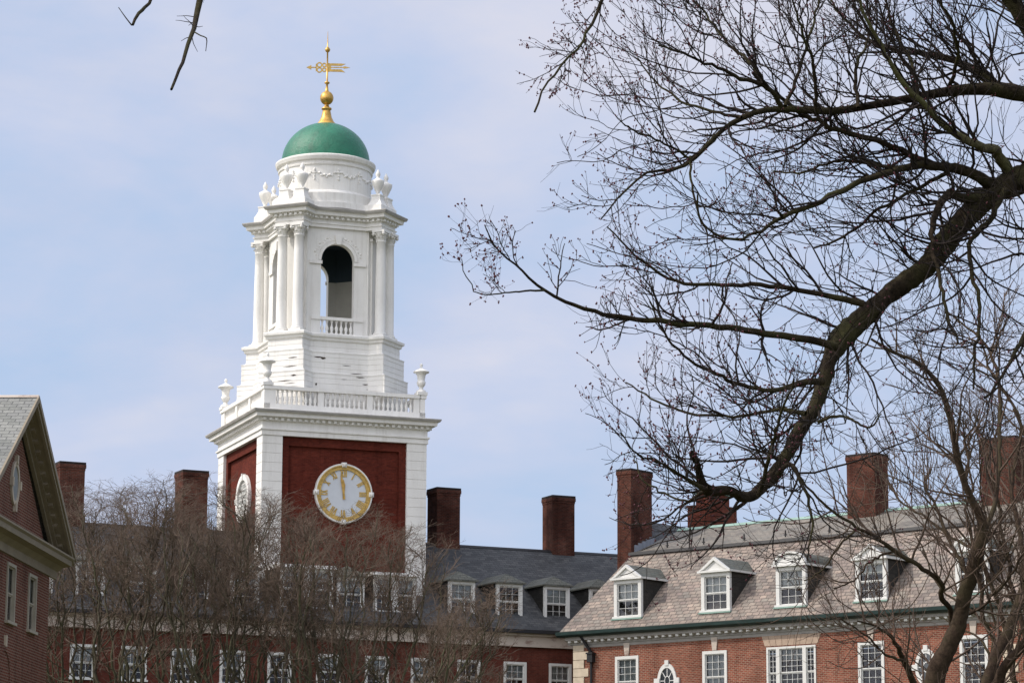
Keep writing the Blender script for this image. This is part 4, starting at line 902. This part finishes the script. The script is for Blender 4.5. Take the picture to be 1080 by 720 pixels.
# ---- right-hand tree (middle distance)
rt = tag(empty('shade_tree', *at(1000, 900, 44)[:2]), 'bare forked brown tree standing before the sunlit wing at right', 'tree')
rloc = np.array(rt.location)
def bR_(pts, Y0=44, Y1=44, n=None, w=.01): return bough(pts, Y0, Y1, n, w)
RL = [
 bR_([(955, 1000, 42), (965, 900, 36), (975, 800, 28), (985, 720, 25), (999, 684, 21), (1012, 653, 19), (1017, 627, 18), (1025, 604, 17), (1033, 578, 16), (1035, 549, 12), (1022, 518, 9), (1010, 487, 8.5), (1002, 445, 8), (995, 415, 6.5), (982, 395, 6), (960, 378, 5), (946, 373, 4.5), (917, 358, 3)], 44, 42, 140),
 bR_([(962, 960, 30), (1000, 830, 22), (1030, 760, 17), (1041, 720, 15), (1054, 684, 14), (1068, 653, 13), (1082, 610, 11), (1100, 560, 8), (1096, 500, 6), (1070, 430, 4)], 44, 46, 40),
 bR_([(1030, 762, 15), (1051, 720, 13), (1064, 697, 12), (1085, 672, 12), (1110, 630, 9), (1130, 560, 6)], 44, 43, 24),
 bR_([(975, 798, 13), (970, 740, 9), (962, 715, 8), (951, 692, 7), (943, 676, 5), (925, 660, 3), (905, 655, 2)], 44, 42, 24),
 bR_([(1004, 662, 8), (1001, 640, 6.5), (992, 631, 6.5), (994, 615, 6.5), (979, 604, 6), (961, 592, 5.5), (930, 571, 4.5), (905, 556, 4), (880, 540, 3.4), (858, 520, 3), (839, 498, 2.4), (826, 476, 1.6)], 44, 41, 40),
 bR_([(1020, 604, 6), (1008, 583, 5), (997, 560, 4), (985, 530, 3.4), (975, 512, 3), (983, 494, 2)], 44, 45, 24),
 bR_([(1034, 570, 8), (1048, 535, 6), (1054, 500, 5), (1054, 462, 5), (1054, 408, 4.4), (1042, 367, 3.6), (1021, 346, 2.6), (1000, 330, 1.8)], 44, 46, 30),
 bR_([(1082, 612, 8), (1076, 560, 6), (1066, 510, 5), (1077, 446, 4), (1050, 400, 3), (1030, 350, 2)], 45, 47, 30),
 bR_([(1033, 580, 5), (1010, 570, 3.6), (975, 545, 3), (950, 528, 2.4), (930, 500, 1.8)], 44, 46, 24),
 bR_([(1014, 650, 5), (1035, 640, 4), (1052, 622, 3.4), (1070, 600, 3), (1085, 570, 2)], 44, 43, 20),
 bR_([(957, 697, 4), (935, 690, 3), (915, 672, 2.4), (885, 650, 1.8)], 43, 42, 20),
 bR_([(945, 580, 3.5), (920, 590, 2.6), (900, 612, 2.2), (880, 620, 1.6)], 43, 42, 20),
 bR_([(905, 556, 3), (885, 575, 2.6), (868, 600, 2), (850, 612, 1.5)], 42, 42, 20)]
r1 = [spawn(P, Rd, int(plen(P) * 3.0) + 3, (.25 if i < 3 else .1, .98), (.7, 2.4), (25, 70), 12, .13, np.array((-.1, 0, .75)), .5, .006, lfall=.35, rcap=.022, trop0=.2) for i, (P, Rd) in enumerate(RL)]
a_ = np.concatenate([x[0] for x in r1]); b_ = np.concatenate([x[1] for x in r1])
r2 = spawn(a_, b_, 4, (.15, .98), (.4, 1.3), (25, 60), 8, .13, np.array((-.1, 0, .5)), .7, .0045, lfall=.3, trop0=.1)
r3 = spawn(*r2, 2, (.2, .95), (.15, .5), (25, 60), 4, .14, np.array((0, 0, .3)), .75, .004)
tubes('trunk', [(P - rloc, Rd * .86, 10) for P, Rd in RL], M['bark_right'], rt)
cr = tubes('crown', [(a_ - rloc, b_, 4), (r2[0] - rloc, r2[1], 3), (r3[0] - rloc, r3[1], 3)], M['twig_right'], rt)

# ---- generic vase-shaped bare tree
def vase_tree(name, label, base, height, spread, seed, trunk_h, lean=(0, 0), nl=7, r_base=.2, dens=1.0, group=None, mats=('bark_row', 'twig_row'), tipr=.010):
    rg = np.random.default_rng(seed)
    root = tag(empty(name, base[0], base[1]), label, 'tree', group)
    tr = np.array([[0, 0, -.1], [.05 * rg.normal(), .05 * rg.normal(), trunk_h * .5], [.1 * rg.normal() + lean[0] * .1, .1 * rg.normal(), trunk_h], [lean[0] * .25, lean[1] * .25, trunk_h + height * .12]])
    tC = catmull(tr, 14); tR = np.linspace(r_base * 1.25, r_base * .7, 14); grp = [(tC[None], tR[None], 10)]
    L1P, L1R = [], []
    for i in range(nl):
        a = 2 * math.pi * (i + rg.uniform(-.3, .3)) / nl; rad = spread * rg.uniform(.45, 1.0) * (.35 if i == 0 else 1); top = height * rg.uniform(.84, .97)
        z0 = trunk_h * rg.uniform(.75, 1.05); st = np.array([0, 0, z0]); 
        e = np.array([math.cos(a) * rad + lean[0], math.sin(a) * rad + lean[1], top])
        c1 = st + (e - st) * .35 + np.array([math.cos(a), math.sin(a), 0]) * rad * rg.uniform(.05, .22) + rg.normal(size=3) * .2
        c2 = st + (e - st) * .7 + np.array([math.cos(a), math.sin(a), 0]) * rad * rg.uniform(.0, .15) + rg.normal(size=3) * .3
        C = catmull(np.array([st, c1, c2, e]), 22) ; C[1:] += rg.normal(size=(21, 3)) * .06
        L1P.append(C); L1R.append(np.linspace(r_base * .52, .018, 22))
    L1P, L1R = np.array(L1P), np.array(L1R); grp.append((L1P, L1R, 7))
    h = height; UPv = np.array((lean[0] * .05, 0, .8))
    l2 = spawn(L1P, L1R, 6, (.15, .92), (.2 * h, .40 * h), (20, 55), 16, .15, UPv, .6, .013, lfall=.55, rcap=.055, rg=rg)
    grp.append((*l2, 5))
    l3 = spawn(np.concatenate([l2[0], L1P[:, ::1][:, np.linspace(0, 21, 16).astype(int)]]), np.concatenate([l2[1], L1R[:, np.linspace(0, 21, 16).astype(int)]]), int(10 * dens), (.25, 1), (.05 * h, .15 * h), (25, 70), 9, .2, UPv * .7, .6, tipr, lfall=.3, rcap=.024, rg=rg)
    zz = l3[0][:, 0, 2]; keep = rg.random(len(zz)) < np.clip((zz / h - .50) / .30, .12, 1.0) ** 1.2
    l3 = (l3[0][keep], l3[1][keep])
    l4 = spawn(*l3, 5, (.15, .98), (.025 * h, .07 * h), (25, 70), 6, .2, UPv * .5, .75, tipr * .8, lfall=.4, rg=rg)
    l5 = spawn(*l4, 2, (.3, .95), (.015 * h, .04 * h), (20, 55), 3, .1, UPv * .3, .8, tipr * .7, rg=rg)
    def press(P):      # the crown flattens out towards its natural top
        z = P[..., 2]; c0 = h * .90; P[..., 2] = np.where(z > c0, c0 + (h * .13) * np.tanh((z - c0) / (h * .17)), z)
    for q in (L1P, l2[0], l3[0], l4[0], l5[0]): press(q)
    tubes('trunk', grp, M[mats[0]], root); tubes('crown', [(*l3, 3), (*l4, 3), (*l5, 3)], M[mats[1]], root)
    return root
G = 'bare trees in a row before the shaded wing'
rows = [ # px, distance, height, spread, lean, seed, label
 (78, 112, 16.6, 2.6, -.3, 1, 'bare tree beside the gable building, leftmost of the row'),
 (132, 104, 16.2, 2.7, 0, 2, 'bare tree in front of the gap between gable building and chimney'),
 (182, 110, 16.7, 2.6, .2, 3, 'bare tree in front of the chimney left of the clock tower'),
 (232, 103, 15.9, 2.5, 0, 4, 'bare tree below the left face of the clock tower'),
 (286, 108, 16.2, 2.6, 0, 5, 'bare tree below the front corner of the clock tower'),
 (340, 102, 15.2, 2.6, .2, 6, 'bare tree below the clock face'),
 (395, 106, 14.9, 2.6, .6, 7, 'bare tree below the right side of the clock panel'),
 (420, 98, 12.0, 2.4, 2.8, 8, 'low bare tree leaning right, rightmost of the row')]
for (px, Y, h, sp, ln, sd, lab) in rows:
    p = at(px, 800, Y); vase_tree('bare_tree', lab, (p[0], p[1]), h, sp, sd, h * .36, (ln, 0), nl=7, r_base=.155, dens=1.25, group=G, tipr=.0095)
p = at(1088, 800, 62); vase_tree('bare_tree', 'dense brown bare tree at the right edge behind the forked tree', (p[0], p[1]), 13.0, 3.2, 21, 4.5, (.3, 0), nl=7, r_base=.16, dens=.8, mats=('bark_right', 'twig_right'), tipr=.006)

# ================================================================== LIGHT
SUN_AZ, SUN_EL = R(-94), R(44)        # measured from straight ahead (+y), negative = left; camera looks along +y
sd = Vector((math.sin(SUN_AZ) * math.cos(SUN_EL), math.cos(SUN_AZ) * math.cos(SUN_EL), math.sin(SUN_EL)))
SUN_AZ = R(-100); sd = Vector((math.sin(SUN_AZ) * math.cos(SUN_EL), math.cos(SUN_AZ) * math.cos(SUN_EL), math.sin(SUN_EL)))
sl_ = bpy.data.lights.new('sun', 'SUN'); sl_.energy = 3.1; sl_.angle = R(.6); sl_.color = (1.0, .93, .84)
so = bpy.data.objects.new('sun', sl_); col.objects.link(so); so.rotation_euler = sd.to_track_quat('Z', 'Y').to_euler(); so.location = (-40, -10, 60)
w = bpy.data.worlds.new('World'); scene.world = w; w.use_nodes = True; nt = w.node_tree; nt.nodes.clear()
N = nt.nodes.new; Lk = nt.links.new
out = N('ShaderNodeOutputWorld'); bg = N('ShaderNodeBackground'); bg.inputs['Strength'].default_value = .1
sky = N('ShaderNodeTexSky'); sky.sky_type = 'NISHITA'; sky.sun_disc = False; sky.sun_elevation = SUN_EL; sky.sun_rotation = SUN_AZ; sky.air_density = 1.0; sky.dust_density = 1.0; sky.ozone_density = 1.2
tc = N('ShaderNodeTexCoord'); mp = N('ShaderNodeMapping'); mp.inputs['Scale'].default_value = (1.0, 1.0, 2.2); mp.inputs['Location'].default_value = (.35, .1, .2); Lk(tc.outputs['Generated'], mp.inputs[0])
nz = N('ShaderNodeTexNoise'); nz.inputs['Scale'].default_value = 5.5; nz.inputs['Detail'].default_value = 5; nz.inputs['Roughness'].default_value = .5; nz.inputs['Distortion'].default_value = .4; Lk(mp.outputs[0], nz.inputs['Vector'])
rp = N('ShaderNodeValToRGB'); rp.color_ramp.elements[0].position = .38; rp.color_ramp.elements[0].color = (.86,) * 3 + (1,); rp.color_ramp.elements[1].position = .66; rp.color_ramp.elements[1].color = (.96,) * 3 + (1,); Lk(nz.outputs['Fac'], rp.inputs[0])
mx = N('ShaderNodeMix'); mx.data_type = 'RGBA'; Lk(rp.outputs[0], mx.inputs[0]); Lk(sky.outputs[0], mx.inputs[6]); 
cl = N('ShaderNodeVectorMath'); cl.operation = 'DOT_PRODUCT'; Lk(tc.outputs['Generated'], cl.inputs[0]); cl.inputs[1].default_value = (-.66, -.45, .60)
mr = N('ShaderNodeMapRange'); mr.interpolation_type = 'SMOOTHSTEP'; mr.inputs['From Min'].default_value = .05; mr.inputs['From Max'].default_value = .9; mr.inputs['To Min'].default_value = 0; mr.inputs['To Max'].default_value = 1.75; Lk(cl.outputs['Value'], mr.inputs[0])
n2 = N('ShaderNodeTexNoise'); n2.inputs['Scale'].default_value = 14; n2.inputs['Detail'].default_value = 7; n2.inputs['Roughness'].default_value = .6; Lk(mp.outputs[0], n2.inputs['Vector'])
ad = N('ShaderNodeMath'); ad.operation = 'MULTIPLY_ADD'; Lk(n2.outputs['Fac'], ad.inputs[0]); ad.inputs[1].default_value = .45; Lk(nz.outputs['Fac'], ad.inputs[2])
vr = N('ShaderNodeValToRGB'); e = vr.color_ramp.elements; e[0].position = .56; e[0].color = (.47, .60, .83, 1); e[1].position = .90; e[1].color = (.67, .685, .80, 1); m_ = e.new(.72); m_.color = (.56, .63, .82, 1); Lk(ad.outputs[0], vr.inputs[0])
vs = N('ShaderNodeVectorMath'); vs.operation = 'SCALE'; Lk(vr.outputs[0], vs.inputs[0]); vs.inputs['Scale'].default_value = 10.6
v2 = N('ShaderNodeVectorMath'); v2.operation = 'SCALE'; v2.inputs[0].default_value = (7.6, 7.1, 6.6); Lk(mr.outputs[0], v2.inputs['Scale'])
v3 = N('ShaderNodeVectorMath'); v3.operation = 'ADD'; Lk(vs.outputs[0], v3.inputs[0]); Lk(v2.outputs[0], v3.inputs[1]); Lk(v3.outputs[0], mx.inputs[7])   # thin veil of cloud, whiter and brighter towards the sun
Lk(mx.outputs[2], bg.inputs[0]); Lk(bg.outputs[0], out.inputs[0])
scene.view_settings.view_transform = 'Standard'; scene.view_settings.look = 'None'; scene.view_settings.exposure = 0; scene.view_settings.gamma = 1
